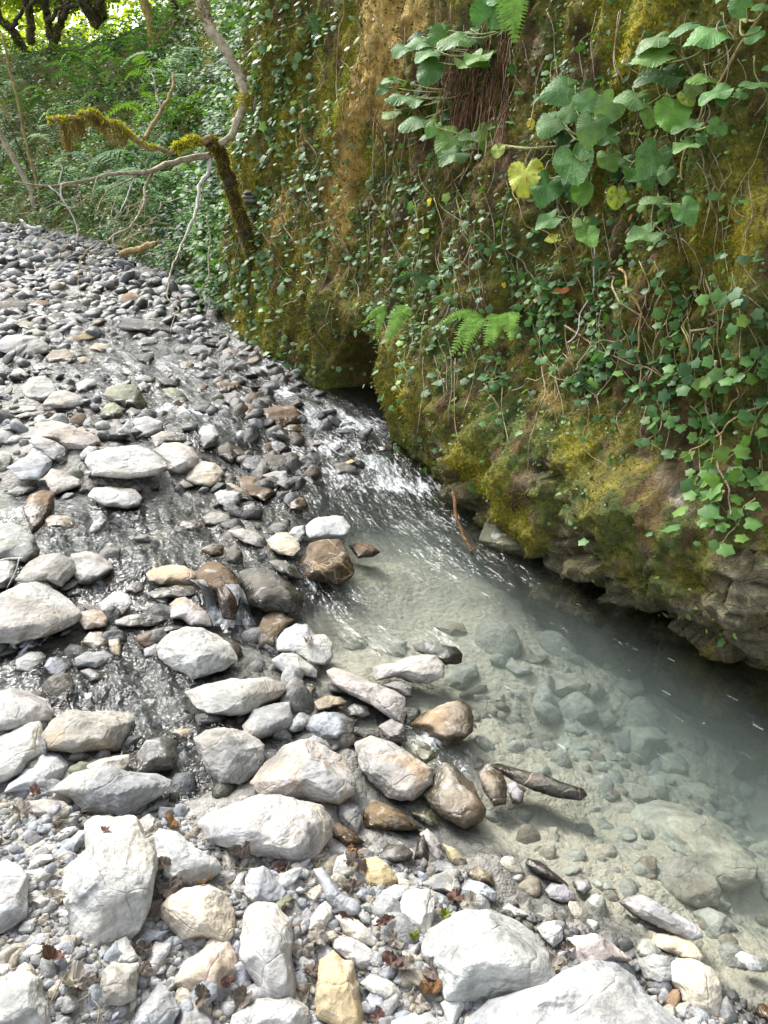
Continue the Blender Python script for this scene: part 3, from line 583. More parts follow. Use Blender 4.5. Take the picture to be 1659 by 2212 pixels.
12;E;w;round wet olive pebble;300,1170 330,1110 370,1105 395,1150 370,1210 320,1215
12;T;w;flat wet cobble;370,1230 450,1190 560,1190 600,1230 560,1260 400,1290
12;L;w;wet pale pebble;580,1270 640,1240 720,1260 740,1310 680,1340 600,1320
12;D;w;flat dark wet stone;600,1440 680,1410 800,1420 810,1460 700,1470
12;G;w;water washed grey stone;780,1390 880,1340 960,1380 980,1480 900,1500 810,1450
12;T;u;sunken tan stone;1390,1250 1480,1230 1570,1290 1540,1340 1420,1350
12;E;w;yellowish wet cobble;1010,1560 1070,1530 1150,1540 1165,1590 1100,1630
12;S;u;sunken whitish boulder;1200,1080 1300,1000 1430,980 1450,1060 1350,1150 1230,1140
12;S;u;sunken round cobble;1480,1210 1540,1160 1610,1180 1620,1230 1530,1240
22;S;u;*sunken angular grey boulder|in the deep green part of the pool;620,1400 700,1380 830,1375 950,1400 1010,1470 920,1500 870,1580 760,1590 680,1510
22;T;u;sunken round tan stone;930,1610 1000,1560 1080,1560 1130,1620 1130,1690 1000,1700 940,1670
22;G;u;sunken dark grey boulder;160,1080 280,1040 420,1050 510,1120 480,1190 330,1200 230,1150
22;G;u;dim sunken boulder;690,1080 760,1040 840,1080 850,1160 760,1200 700,1150
22;G;u;faint sunken stone near the rock wall;1160,1050 1250,1010 1370,1050 1390,1110 1280,1140
22;S;u;sunken pale oval;0,1380 100,1370 150,1430 100,1480 0,1500
22;S;u;sunken pale block;250,1480 380,1460 480,1530 450,1600 300,1620
22;S;u;sunken grey oval;340,1350 420,1340 480,1410 420,1450 340,1410
22;S;u;sunken pale cobble;130,1310 220,1280 290,1320 260,1370 160,1370
22;S;u;sunken flat cobble;560,1560 620,1530 700,1580 690,1610 590,1620
22;N;u;sunken rusty slab;0,870 100,870 150,920 250,930 180,980 50,980
22;G;u;sunken grey slab;0,940 60,990 130,1000 130,1040 30,1060 -60,1000
22;T;u;sunken yellowish stone;500,1370 560,1290 640,1300 690,1350 600,1400
12;K;;*mossy stone at the foot of the wall|beside the deep pool;1440,180 1480,60 1530,40 1600,90 1680,150 1780,230 1800,290 1680,290 1560,250
02;L;v;*big pyramid shaped boulder|with pale cracks, at the frame edge;-60,560 0,540 130,460 220,440 300,450 380,520 470,600 520,660 480,720 300,800 130,850 0,830 -60,800
02;G;+.5;*rounded dark grey boulder|resting behind the big pyramid shaped boulder;120,440 180,340 260,270 380,260 460,300 480,380 440,450 400,490 300,440 200,470
02;L;;*smooth white beige boulder|beside the rounded dark grey boulder;460,270 560,250 640,270 710,330 730,370 640,430 590,470 520,470 480,400
02;L;;*big dome shaped boulder|cut by the frame edge beside the channel;-60,70 30,60 130,80 200,150 255,250 230,300 160,330 60,300 -60,310
02;C;o;*cream stone with an orange end|near the little waterfall;945,400 990,360 1110,340 1200,350 1290,390 1290,450 1220,480 1040,470 970,450
02;W;;*many sided white stone|between the pyramid boulder and the little waterfall;640,600 700,540 780,505 830,540 860,590 800,660 740,690 680,650
02;P;o;pink white stone with a rusty foot;520,650 600,630 680,640 710,690 690,740 560,760 510,700
02;W;;*thin flat oval stone|like a dish, below the white pebbles;750,700 850,665 1000,655 1100,670 1110,700 1020,740 850,745 760,730
02;L;o;*pale blunt boulder with a brown foot|beside the little waterfall;1090,580 1130,545 1200,550 1290,610 1350,660 1385,750 1250,740 1180,700 1110,690
02;G;;grey flat stone;950,530 1040,490 1150,470 1260,480 1270,540 1180,560 1010,560
02;W;;*big angular white boulder|with an overhanging dark underside, below the little waterfall;1020,870 1100,770 1200,735 1300,740 1410,790 1500,850 1530,960 1450,1020 1300,1070 1250,1080 1130,1010 1050,950
02;N;w;*brown stone under the little waterfall|with water sliding over it;1270,400 1320,330 1420,310 1500,360 1560,450 1560,560 1520,690 1450,680 1400,520 1290,470
02;G;;slate grey angled stone;490,950 560,905 680,905 745,930 730,980 620,1010 510,1000
02;C;;cream lumpy stone;530,850 580,775 660,775 700,830 690,880 600,890
02;T;;tan upright stone;700,830 770,815 785,880 780,940 720,920
02;B;;oval marbled cobble;110,960 180,910 260,905 295,940 270,1000 190,1040 120,1020
02;B;w;blue wet cobble;290,1000 320,940 420,940 460,990 400,1080 330,1050
02;G;w;dark pointed cobble;515,1030 580,1010 690,1050 670,1090 580,1095
02;L;;*rounded grey mound|cut by the frame edge beside the sparkling channel;-60,1180 60,1145 180,1160 300,1220 340,1290 330,1350 270,1370 120,1400 -60,1430
02;L;o;*smooth oblong boulder with a brown base|standing in the sparkling channel;300,1440 350,1350 430,1290 560,1265 720,1270 830,1290 880,1350 870,1440 800,1540 690,1570 500,1550 330,1530
02;G;w;wet grey block under running water;890,1580 940,1480 1040,1455 1140,1480 1150,1570 1140,1659 900,1700
02;T;w;tan stone in running water;1110,1430 1170,1400 1250,1405 1250,1450 1170,1470
02;W;;rounded white pebble;930,600 960,575 1010,575 1040,620 1000,650 940,640
02;W;;flat white pebble;860,640 900,610 930,620 920,650
02;W;;bright white pebble;1000,560 1050,550 1085,560 1085,610 1040,600
02;G;;grey blunt cobble;810,490 860,455 930,450 930,510 880,540 820,520
02;C;;low cream stone;560,1640 680,1590 830,1570 840,1620 800,1680 600,1690
DD;N;wo;*upright purple brown wet stone|beside the channel near the frame edge;52,1095 65,1070 90,1057 118,1060 115,1100 90,1140 70,1150
02;T;w;brown block shaped wet stone;285,50 330,20 430,20 490,60 500,100 420,115 300,100
02;L;;pale sliver between boulders;400,500 480,420 520,380 535,430 510,480 430,510
02;W;;white slab at the frame edge;-60,330 40,310 110,330 100,440 40,490 -60,500
02;G;;small slate cobble;430,520 500,490 540,500 530,550 450,545
02;B;w;dark bluish stone in the water;960,800 1000,760 1120,735 1230,735 1100,780 1000,840
02;V;w;violet wet pebble;930,890 1010,850 1040,930 940,940
02;L;;pale dome in the stream;1145,90 1190,50 1270,45 1310,80 1300,120 1200,130
02;N;w;wet brown cobble;1300,240 1380,200 1450,220 1450,280 1350,300
02;D;w;dark bluish wet cobble;1460,250 1530,200 1570,260 1580,340 1510,360 1465,320
02;W;;white stone with a dark hollow;1480,120 1570,105 1659,130 1720,170 1700,230 1600,210 1520,160
02;L;;white lumpy cobble;1320,40 1360,0 1480,0 1510,60 1400,90 1330,80
01;L;;*large smooth tan grey boulder|at the frame edge among the riffles;0,560 60,515 150,510 240,520 300,570 300,620 230,665 120,655 0,610
01;T;w;brown grey rounded stone;300,660 350,610 430,600 480,640 495,690 410,705 320,690
01;W;;*upright white cracked boulder|with slanting seams;150,850 200,790 300,770 340,820 370,880 330,930 250,945 180,930
01;L;;pointed white stone with dark streaks;280,970 350,880 430,865 520,910 545,950 480,990 350,985
01;C;;yellowish rounded stone;45,780 70,740 130,725 190,770 130,820 60,820
01;E;w;*green grey rounded boulder|in the middle of the riffles;670,900 700,850 780,830 870,830 910,880 930,930 960,990 920,1030 820,980 720,950
01;E;w;olive oval stone with an orange end;650,1030 690,960 740,945 800,970 800,1030 740,1075 670,1060
01;W;;*great smooth oval white boulder|like a loaf, in the middle distance;570,1340 590,1280 700,1235 900,1215 990,1240 1060,1310 1080,1370 1010,1420 850,1440 700,1435 610,1420
01;W;;*round white boulder|touching the great smooth oval white boulder;1010,1260 1060,1210 1160,1205 1250,1240 1290,1310 1260,1380 1170,1410 1100,1400 1040,1320
01;C;;*cream coloured rounded boulder|near the round white boulder;1200,1450 1240,1370 1310,1325 1400,1340 1450,1400 1430,1460 1370,1500 1270,1480
01;W;;*rough white oval stone|in front of the great smooth oval white boulder;575,1560 620,1500 750,1490 870,1510 920,1570 910,1620 820,1640 680,1620
01;L;;rough grey stone with wavy bands;840,1110 870,1050 960,1035 1050,1070 1060,1130 1000,1170 960,1200 880,1190
01;L;;smooth pale stone;980,1170 1050,1135 1130,1140 1180,1200 1080,1205 1010,1250
01;W;;blocky white stone;1280,1150 1310,1100 1390,1095 1420,1160 1400,1230 1320,1250
01;P;o;*long pinkish boulder|with a flat bright top;120,1180 230,1080 350,1060 450,1090 540,1130 620,1170 635,1210 550,1250 430,1250 380,1200 250,1160
01;L;+.5;pale brick shaped stone;200,1200 230,1155 330,1190 420,1240 410,1300 340,1320 230,1240
01;B;;*bluish white rounded boulder|near the great smooth oval white boulder;60,1370 160,1310 210,1240 290,1235 335,1290 320,1390 250,1450 130,1450
01;L;;tilted pale stone;290,1440 340,1375 430,1400 510,1450 510,1490 430,1520 350,1550
01;G;w;flat dark stone in the channel;45,1540 120,1490 230,1470 260,1500 120,1560
01;L;;thin white slab;140,1110 250,1030 360,995 360,1030 270,1070 150,1130
01;W;;narrow white flake;60,1010 150,970 230,975 225,1000 90,1020
01;L;;low pale flake;70,1050 180,1005 300,1000 280,1030 120,1060
01;L;;rounded pale stone at the frame edge;-20,840 40,840 60,880 40,920 -20,910
01;L;;bluish pale stone at the frame edge;-40,1120 50,1110 105,1170 50,1215 -40,1215
01;W;;bright white stone at the frame edge;-40,1260 60,1270 85,1310 30,1365 -40,1365
01;D;w;*dark blue black boulder|at the frame edge in the upper riffles;-20,310 60,280 170,300 170,360 80,385 -20,380
01;N;w;brown flat stone beside a small drop;185,320 240,285 310,290 320,320 250,345
01;D;w;long dark wet stone;310,340 400,310 500,300 560,330 570,370 450,375 340,370
01;N;o;*reddish brown upright stone|in the upper riffles;790,300 800,250 840,235 900,250 905,310 860,345
01;D;w;*long dark log shaped rock|across the upper stream;730,460 790,400 900,410 1000,420 1100,460 1200,470 1220,510 1160,525 1000,505 880,500 780,490
01;D;w;round dark stone;310,400 350,365 410,370 430,420 420,470 340,450
01;Y;o;*ochre faced flat stone|in the riffles;440,530 460,490 580,490 620,530 590,555 480,555
01;T;wo;ochre fronted wet stone;580,600 620,565 700,570 720,610 670,630 600,620
01;G;w;grey wedge in the water;880,560 940,525 1010,525 1025,560 970,585 900,580
01;G;w;oval grey stone by the fast water;1215,610 1260,575 1330,580 1380,620 1370,650 1290,655 1230,640
01;L;;pale flat stone;490,830 560,795 620,800 625,840 560,880 500,880
01;G;;grey low stone;380,830 420,815 490,850 490,880 400,870
01;D;w;flat shining wet stone;215,710 290,690 370,700 430,725 330,745 230,740
01;E;w;dark olive dome;100,460 150,420 220,430 260,490 200,500
01;D;w;dark hollowed stone with reddish leaves;870,640 1000,625 1000,670 960,710 900,690
01;L;;grey stone near the mossy bank;1320,270 1350,255 1410,300 1430,330 1370,350 1330,310
01;L;;low pale stone in the far shallows;10,150 60,110 140,125 120,170
01;L;;flat pale far stone;-10,180 60,160 120,200 60,230
01;G;;rounded far cobble;120,180 160,125 240,130 245,170 180,205
01;Y;;*yellow tan stone|in the far shallows near the frame edge;145,80 180,60 230,80 235,110 160,110
01;L;;pale far cobble;435,130 480,100 530,110 530,140 460,150
01;L;;white far cobble;900,120 960,100 985,130 960,150
01;T;;tan split stone;500,660 540,650 610,660 600,710 520,700
01;T;w;orange brown wet cobble;1160,690 1200,680 1260,700 1250,740 1170,730
01;L;;pale grey cobble;1250,720 1300,680 1350,710 1320,750
01;E;;greenish low stone;770,760 840,735 900,750 910,775 830,780
01;G;;mottled grey cobble;870,800 940,770 1010,790 1000,820 900,830
01;E;;wedge shaped green stone;980,870 1010,820 1050,815 1060,860
01;E;w;smooth olive brown stone;1060,860 1120,850 1190,890 1220,940 1130,945 1080,910
01;D;w;dark wet low stone;1020,800 1100,790 1160,820 1160,860 1060,840
01;G;;blunt grey stone;890,840 930,810 980,840 960,890 910,880
01;G;;veined grey cobble;1410,930 1450,890 1520,885 1570,930 1540,960 1450,970
01;T;wo;mottled tan stone;1510,980 1560,955 1640,960 1670,1020 1640,1050 1550,1030
01;N;w;brown lumpy stone;1390,830 1440,805 1550,810 1560,860 1500,880 1420,870
01;N;w;small brown stone;1270,860 1310,830 1350,840 1340,870 1290,890
01;D;w;dark upright wet stone;1410,1240 1480,1200 1540,1290 1500,1350 1420,1300
01;N;wv;*chestnut brown wet stone|beside the cream coloured rounded boulder;1550,1450 1600,1420 1659,1440 1690,1500 1640,1550 1560,1510
01;L;;pale cobble near the rapids;1560,1350 1600,1325 1680,1340 1680,1400 1600,1400
01;W;;squarish white stone;1390,1540 1430,1515 1560,1530 1560,1590 1500,1640 1420,1610
01;T;;flat tan stone;1460,1470 1500,1470 1630,1540 1640,1590 1570,1570
01;O;;small orange pebble;1400,1490 1440,1470 1470,1500 1440,1520
01;W;;little white stone;1120,1480 1190,1445 1260,1490 1200,1510
01;D;w;small dark blue stone;810,1010 850,980 920,1000 920,1040 860,1060
01;D;w;small black wet stone;1000,1060 1060,1045 1110,1080 1060,1110
11;N;w;*rugged brown rock in the rapids|beside the white water;15,1000 130,970 250,970 300,1030 300,1090 150,1110 40,1060
11;T;w;brown stone below the rugged brown rock;110,1130 200,1090 290,1095 320,1140 220,1160
11;G;wv;*grey cobble with cream veins|at the edge of the rapids;40,1420 130,1390 190,1400 230,1480 210,1520 130,1500
11;N;w;flat brown wet stone;-70,1480 20,1450 130,1530 60,1590 -40,1560
11;N;w;brown oval wet stone;205,1580 260,1550 320,1570 340,1620 300,1650 220,1640
11;Y;+1.2;*yellow capped stone|in the middle of the rapids;560,1345 620,1315 640,1330 585,1368
11;D;w;dark wet stone with white scars;0,1300 90,1280 180,1290 230,1370 210,1410 60,1400 0,1380
11;D;w;dark stone in the rapids;500,1350 560,1330 650,1370 660,1420 520,1420
11;D;w;black stone near the rock wall;780,1230 880,1220 900,1260 800,1270
'''
ALB = dict(W=(.50,.497,.48), L=(.41,.406,.39), G=(.33,.335,.33), B=(.41,.435,.465), C=(.56,.515,.42), Y=(.50,.42,.25), P=(.48,.44,.405), D=(.13,.127,.115), N=(.15,.105,.065), O=(.29,.20,.115), E=(.26,.27,.19), V=(.41,.40,.415), T=(.38,.335,.26), K=(.085,.085,.05), S=(.46,.47,.41))
ALB = {k: tuple(np.array(v)*(1. if k in 'DNKS' else .84)) for k, v in ALB.items()}
M_ROCK = rock_material('weathered stone')
def radial(pts, th):
    c = pts.mean(0); d = pts-c; a = np.arctan2(d[:, 1], d[:, 0]); o = np.argsort(a); a, r = a[o], np.hypot(*d.T)[o]
    a = np.r_[a-2*np.pi, a, a+2*np.pi]; P = np.tile(np.stack([np.cos(a[:len(o)]), np.sin(a[:len(o)])], 1)*r[:, None], (3, 1))
    # exact polygon edge distance along each direction
    i = np.clip(np.searchsorted(a, th)-1, 0, len(a)-2); A, B2 = P[i], P[i+1]; u = np.stack([np.cos(th), np.sin(th)], 1); e = B2-A
    den = u[:, 0]*e[:, 1]-u[:, 1]*e[:, 0]; return c, (A[:, 0]*e[:, 1]-A[:, 1]*e[:, 0])/np.where(np.abs(den) < 1e-6, 1e-6, den)
def stone_unit(lv, seed, facets=9, soft=.5):
    """a worn stone inside the unit ball: worn facets and low lumps; the outline (the equator) stays"""
    V, Fc = ico(lv); V = V.copy(); r = np.random.default_rng(seed)
    for k in range(facets):
        n = unit(r.normal(size=3)); 
        if abs(n[2]) < .42: n = unit(n*[1, 1, 0]+[0, 0, .42+.5*r.random()])
        t = .66+.24*r.random(); d = V@n-t; V = V-np.where(d > 0, d*(1-.22*soft), 0)[:, None]*n
    return V, Fc
LAND = []       # (px, py, phrase) of stones and other marks that labels may point at
USED = {}
def unique(lb):
    assert lb not in USED, lb
    USED[lb] = 1; return lb
def place_label(desc, px, py, skip=None, far=False):
    c = sorted(LAND, key=lambda l: (l[0]-px)**2+((l[1]-py)*1.5)**2)
    c = [l for l in c if l[2] != skip][:14]
    def rel(l):
        dx, dy = l[0]-px, (l[1]-py)*1.3
        if abs(dy) > abs(dx): return 'just beyond the ' if dy > 0 else 'in front of the '
        return 'beside the '
    if len(desc.split()) >= 8 and desc not in USED: return unique(desc)
    def side(l): return '' if rel(l) != 'beside the ' else ', away from the wall' if l[0] > px else ', towards the wall'
    for l in c[:3]:
        lb = f'{desc} {rel(l)}{l[2]}{side(l)}'
        if lb not in USED and len(lb.split()) <= 16: return unique(lb)
    for i, l in enumerate(c):
        for m2 in c[i+1:]:
            lb = f'{desc} between the {l[2]} and the {m2[2]}'
            if lb not in USED and len(lb.split()) <= 16: return unique(lb)
    raise RuntimeError(desc)
def stone_from_outline(D, col, flags, seed, name='stone'):
    """D: outline in photograph points. The stone gets its own distance (where it meets the ground), real size, depth and thickness."""
    w = np.ptp(D[:, 0]); lv = 6 if w > 150 else 5 if w > 45 else 4
    V, Fc = stone_unit(lv, seed, 11 if flags.get('ang') else 8)
    th = np.arctan2(V[:, 1], V[:, 0]); c, R = radial(np.c_[D[:, 0], -D[:, 1]], th); c = np.array([c[0], -c[1]])
    rho = np.hypot(V[:, 0], V[:, 1]); rho2 = np.clip(rho, 0, 1)**.86
    lim = R.max(); R = np.minimum(R, lim)
    rmin = math.sqrt(abs(0.5*np.sum(D[:, 0]*np.roll(D[:, 1], -1)-np.roll(D[:, 0], -1)*D[:, 1]))/math.pi)
    thick = .80*min(rmin, np.ptp(D[:, 1])*.62+.1*rmin)
    r0 = ray(*c); el = math.asin(-unit(r0)[2]) if r0[2] < 0 else .1
    Dv = unit(r0); U = np.array([1., 0, 0]); U = unit(U-Dv*(U@Dv)); Up = np.cross(U, Dv)
    k = min(.62/math.tan(max(el, .1)), 1.5)
    a, b = np.cos(th)*R*rho2, np.sin(th)*R*rho2
    sw = np.sign(V[:, 2])*np.abs(V[:, 2])**.9*thick
    L = U*a[:, None]+Up*b[:, None]+Dv*(k*b-sw)[:, None]
    L /= F; sz = rmin/F
    n = unit(L); q = L/sz
    L = L+n*(sz*(.060*fbm(q*1.3, 2, seed)+.030*fbm(q*3.5, 3, seed+3)+.015*fbm(q*9, 3, seed+5)))[:, None]
    zh = -L[:, 2].min()
    sunk = {'u': .30}.get('u' if flags.get('u') else '', .78 if D[:, 1].mean() < 1650 else .60); sunk += flags.get('lift', 0)*1.0
    rr_ = ray(*c); t = np.linspace(.7, 30, 2200)[:, None]; P = ORG+rr_*t
    base = bed_z(P[:, :2], False)
    if not flags.get('u'): base = np.maximum(base, water_z(P[:, :2])-.012)
    g = P[:, 2]-base-sunk*zh*t[:, 0]; i = max(1, int(np.argmax(g < 0)))
    tt = t[i-1, 0]+(t[i, 0]-t[i-1, 0])*g[i-1]/(g[i-1]-g[i]+1e-9)
    pos = ORG+rr_*tt; o = mesh(name, L*tt, Fc, M_ROCK, loc=pos)
    o.color = (*col, 1); wz = float(water_z(pos[None, :2])[0]); gz = float(bed_z(pos[None, :2], False)[0])
    wet = -9.
    if wz > gz-.012: wet = wz+(.006 if pos[1] < 2.6 else .02)
    if flags.get('w'): wet = max(wet, pos[2]+zh*1.6)
    if flags.get('u') or flags.get('lift', 0) > 0: wet = -9.
    o['wet_z'] = wet; o['stain'] = .42 if flags.get('o') else 0.; o['vein'] = .4 if flags.get('v') else 0.
    return o
CATS = 'stone'; STONES = []
_rows = []
for ln in ROCKS.strip().splitlines():
    tile, colr, fl, desc, pts = ln.split(';')
    P = np.array([[float(v) for v in p.split(',')] for p in pts.split()])
    if tile != 'DD': P = P/3.+np.array([int(tile[0])*553, int(tile[1])*553])
    f = {k: True for k in fl if k in 'wvou'}
    if '+' in fl: f['lift'] = float(fl.split('+')[1])
    lm = None
    if desc.startswith('*'): head, tail = desc[1:].split('|'); LAND.append((*P.mean(0), head)); lm = head; desc = head+' '+tail
    _rows.append((P, colr, f, desc, lm))
for k, (P, colr, f, desc, lm) in enumerate(_rows):
    r = np.random.default_rng(900+k); col = np.array(ALB[colr])*(.88+.24*r.random())*(1+.12*float(sstep(1560, 1800, P[:, 1].mean())) if colr in 'WLBC' else 1)*(1+.03*r.normal(size=3)*.35); f['ang'] = r.random() < .5
    o = stone_from_outline(P, np.clip(col*.45+np.array(ALB['S'])*.55 if f.get('u') else col, .02, .75), f, 100+k, 'boulder' if 'boulder' in desc.split(' beside')[0] and np.ptp(P[:, 0]) > 90 else 'stone')
    c = P.mean(0)
    grp = 'stones under the pool water' if f.get('u') else 'river stones'
    tag(o, unique(desc) if lm else place_label(desc, *c), o.name.split('.')[0], grp); STONES.append((o, c))
# ------------------------------------------------------------------ far cobbles, pebbles and gravel
def far_stones():
    k = 0; rg = np.random.default_rng(5); taken = [(c[0], c[1]) for _, c in STONES]
    kinds = ['rounded grey cobble', 'pale far cobble', 'flat dark cobble', 'dark wet cobble', 'small whitish cobble', 'brownish cobble', 'oval grey stone', 'low bluish stone']
    cols = 'GLDDWTGB'
    LAND.extend([(280,655,'reddish brown upright stone'), (430,600,'foot of the green bank'), (60,585,'yellow tan stone'), (60,500,'white dead stick'), (330,590,'overhanging twigs')])
    tries = 0
    while k < 46 and tries < 4000:
        tries += 1
        x, y = rg.uniform(0, 460), rg.uniform(535, 700)
        if x > 60+(y-470)*1.7 or x > 470: continue
        w = rg.uniform(20, 40)*(.55+.45*(y-500)/200)
        if any(abs(x-a) < w*.95 and abs(y-b) < w*.5 for a, b in taken): continue
        taken.append((x, y)); th = np.linspace(0, 2*np.pi, 11)[:-1]; q = rg.uniform(.85, 1.15, 10)
        D = np.stack([x+w*.5*q*np.cos(th), y+w*.24*q*np.sin(th)], 1); j = rg.integers(8)
        o = stone_from_outline(D, np.array(ALB[cols[j]])*rg.uniform(.85, 1.1), {'w': cols[j] == 'D'}, 2000+k)
        tag(o, place_label(kinds[j], x, y), 'stone', 'far cobbles of the stream bed'); STONES.append((o, (x, y))); k += 1
far_stones()

def pebble_field(name, XY, size, seed, lv=2, flat=.6, bury=.15, pal='WLGGBBTCV', wetd=.014, dim=1., rise=0.):
    r = np.random.default_rng(seed); V0, F0 = ico(lv); protos = []
    for i in range(14):
        V, _ = stone_unit(lv, seed+i, 12, .2); V = V*(1+.16*fbm(V*1.6, 2, seed+i)[:, None])*[1, r.uniform(.6, .95), r.uniform(.4, .75)]; protos.append(V)
    n = len(XY); Z = bed_z(XY); up_ = r.random(n) < rise; Z = np.where(up_, np.maximum(Z, water_z(XY)-size*.25), Z); a = r.uniform(0, 2*np.pi, n); pi = r.integers(0, 14, n); tilt = r.normal(0, .28, (n, 2))
    Vs = np.empty((n, len(V0), 3)); 
    for i in range(14):
        m = np.where(pi == i)[0]; V = protos[i][None]*size[m][:, None, None]
        x = V[..., 0]*np.cos(a[m])[:, None]-V[..., 1]*np.sin(a[m])[:, None]; y = V[..., 0]*np.sin(a[m])[:, None]+V[..., 1]*np.cos(a[m])[:, None]
        z = V[..., 2]+x*tilt[m, :1]+y*tilt[m, 1:]
        Vs[m] = np.stack([x+XY[m, :1], y+XY[m, 1:], z+(Z[m]+size[m]*flat*(.5-bury))[:, None]], -1)
    Fs = (F0[None]+np.arange(n)[:, None, None]*len(V0)).reshape(-1, 3)
    C = np.array([ALB[c] for c in pal])[r.integers(0, len(pal), n)]*r.uniform(.7, 1.12, (n, 1))*dim
    wz = water_z(XY); d = Z-wz; wet = np.where((d < wetd) & (d > -.06) & ~(up_ & (r.random(n) < .45)), .36, 1.); C = C*wet[:, None]
    rough = np.where((d < wetd) & (d > -.06), .38, .85)
    return kind(mesh(name, Vs.reshape(-1, 3), Fs, M_PEB, attrs={'tint': np.repeat(C, len(V0), 0), 'rough': np.repeat(rough, len(V0))}), 'stuff')
def pebble_mat():
    t = NT('pebbles'); P = t.n('ShaderNodeNewGeometry').outputs['Position']; c = t.attr('tint').outputs['Color']
    n = t.noise(P, 45, 5, .65); n2 = t.noise(P, 160, 3, .6)
    c = t.mix(1, c, t.ramp(n, [(.3, .55), (.65, 1.2)]), 'MULTIPLY'); c = t.mix(1, c, t.ramp(n2, [(.3, .8), (.6, 1.05)]), 'MULTIPLY')
    t.principled(c, t.attr('rough').outputs['Fac'], t.bump(n, .8, .014)); return t.m
M_PEB = pebble_mat()
def scatter_px(n, poly, seed, fall=0.):
    """points on the ground inside a region of the valley floor, evenly per square metre"""
    r = np.random.default_rng(seed); W = np.array([ground(x, y)[:2] for x, y in poly]); lo, hi = W.min(0), W.max(0); out = []; m = 0
    while m < n:
        q = r.uniform(lo, hi, (n*3, 2)); ins = np.zeros(len(q), bool); j = len(W)-1
        for i in range(len(W)):
            a, b = W[i], W[j]; ins ^= ((a[1] > q[:, 1]) != (b[1] > q[:, 1])) & (q[:, 0] < (b[0]-a[0])*(q[:, 1]-a[1])/(b[1]-a[1]+1e-12)+a[0]); j = i
        q = q[ins]; out.append(q); m += len(q)
    return np.vstack(out)[:n]
rg = np.random.default_rng(77)
BANKP = [(-150,1690),(150,1700),(400,1750),(560,1850),(800,1840),(1000,1880),(1150,1980),(1400,2050),(1660,2190),(1800,2330),(-250,2330)]
q = scatter_px(5200, BANKP, 1); pebble_field('gravel', q, rg.gamma(2.2, .0030, len(q))+.0028, 11, 2)
q = scatter_px(420, BANKP, 2); pebble_field('pebbles', q, rg.gamma(3., .0052, len(q))+.008, 12, 3)
q = scatter_px(230, [(1000,1500),(1150,1430),(1659,1650),(1800,2000),(1660,2180),(1400,2060),(1100,1900),(1030,1760)], 3); pebble_field('pool_pebbles', q, np.minimum(rg.gamma(2.5, .010, len(q))+.008, .04), 13, 2, pal='SSSSTC', flat=.3, bury=.6, wetd=-9)
q = scatter_px(14, [(1000,1500),(1100,1330),(1300,1450),(1500,1600),(1250,1600)], 4); pebble_field('pool_floor_stones', q, rg.gamma(3, .022, len(q))+.02, 14, 3, pal='SSSST', flat=.3, bury=.5, wetd=-9)
MIDP = [(-200,640),(430,650),(560,860),(690,1010),(660,1130),(640,1250),(640,1420),(760,1480),(900,1560),(560,1720),(200,1690),(-150,1700)]
q = scatter_px(1300, MIDP, 6); pebble_field('stream_pebbles', q, rg.gamma(2.6, .009, len(q))+.008, 15, 2, pal='GGLDDNTEBW')
q = scatter_px(430, MIDP, 7); pebble_field('stream_cobbles', q, np.minimum(rg.gamma(3.2, .014, len(q))+.02, .065), 16, 3, pal='GGLDDLNTEDWL', wetd=.08, rise=.5)
FARP = [(-250,485),(60,490),(250,545),(420,605),(400,625),(200,612),(-250,632)]
q = scatter_px(3600, FARP, 8); pebble_field('far_cobbles', q, rg.gamma(3.0, .015, len(q))+.022, 17, 2, pal='GGGLDBTLGG', dim=.7)  # stone colours dimmed to carry the dappled shade out there
RAPP = [(430,700),(470,750),(560,850),(640,920),(690,1010),(660,1080),(560,1060),(480,900),(420,780)]
q = scatter_px(85, RAPP, 9); pebble_field('dark_rapid_stones', q, np.minimum(rg.gamma(4, .012, len(q))+.025, .08), 18, 3, pal='DDNDGDN', wetd=.3, rise=.8)
FWP = [(-250,600),(200,604),(400,622),(470,690),(430,760),(-250,720)]
q = scatter_px(520, FWP, 19); pebble_field('wet_far_cobbles', q, np.minimum(rg.gamma(4, .014, len(q))+.03, .13), 19, 2, pal='GDDGNDDTLDE', wetd=.14, rise=.65, dim=.8)
OUTP = [(-1500,900),(-190,620),(-190,1700),(-250,2330),(-1500,2300)]
q = scatter_px(2600, OUTP, 29); pebble_field('outer_gravel', q, rg.gamma(2.4, .008, len(q))+.008, 29, 2, pal='GGLLWBTC')
q = scatter_px(420, OUTP, 30); pebble_field('outer_cobbles', q, np.minimum(rg.gamma(4, .018, len(q))+.03, .2), 30, 3, pal='GGLLWBTCL', rise=.7)
RSP = [(500,735),(560,770),(700,880),(830,1010),(740,1050),(600,900),(480,760)]
q = scatter_px(60, RSP, 33); pebble_field('rapid_stones', q, np.minimum(rg.gamma(4, .012, len(q))+.02, .075), 33, 3, pal='DDNDGN', wetd=.4, rise=.75)
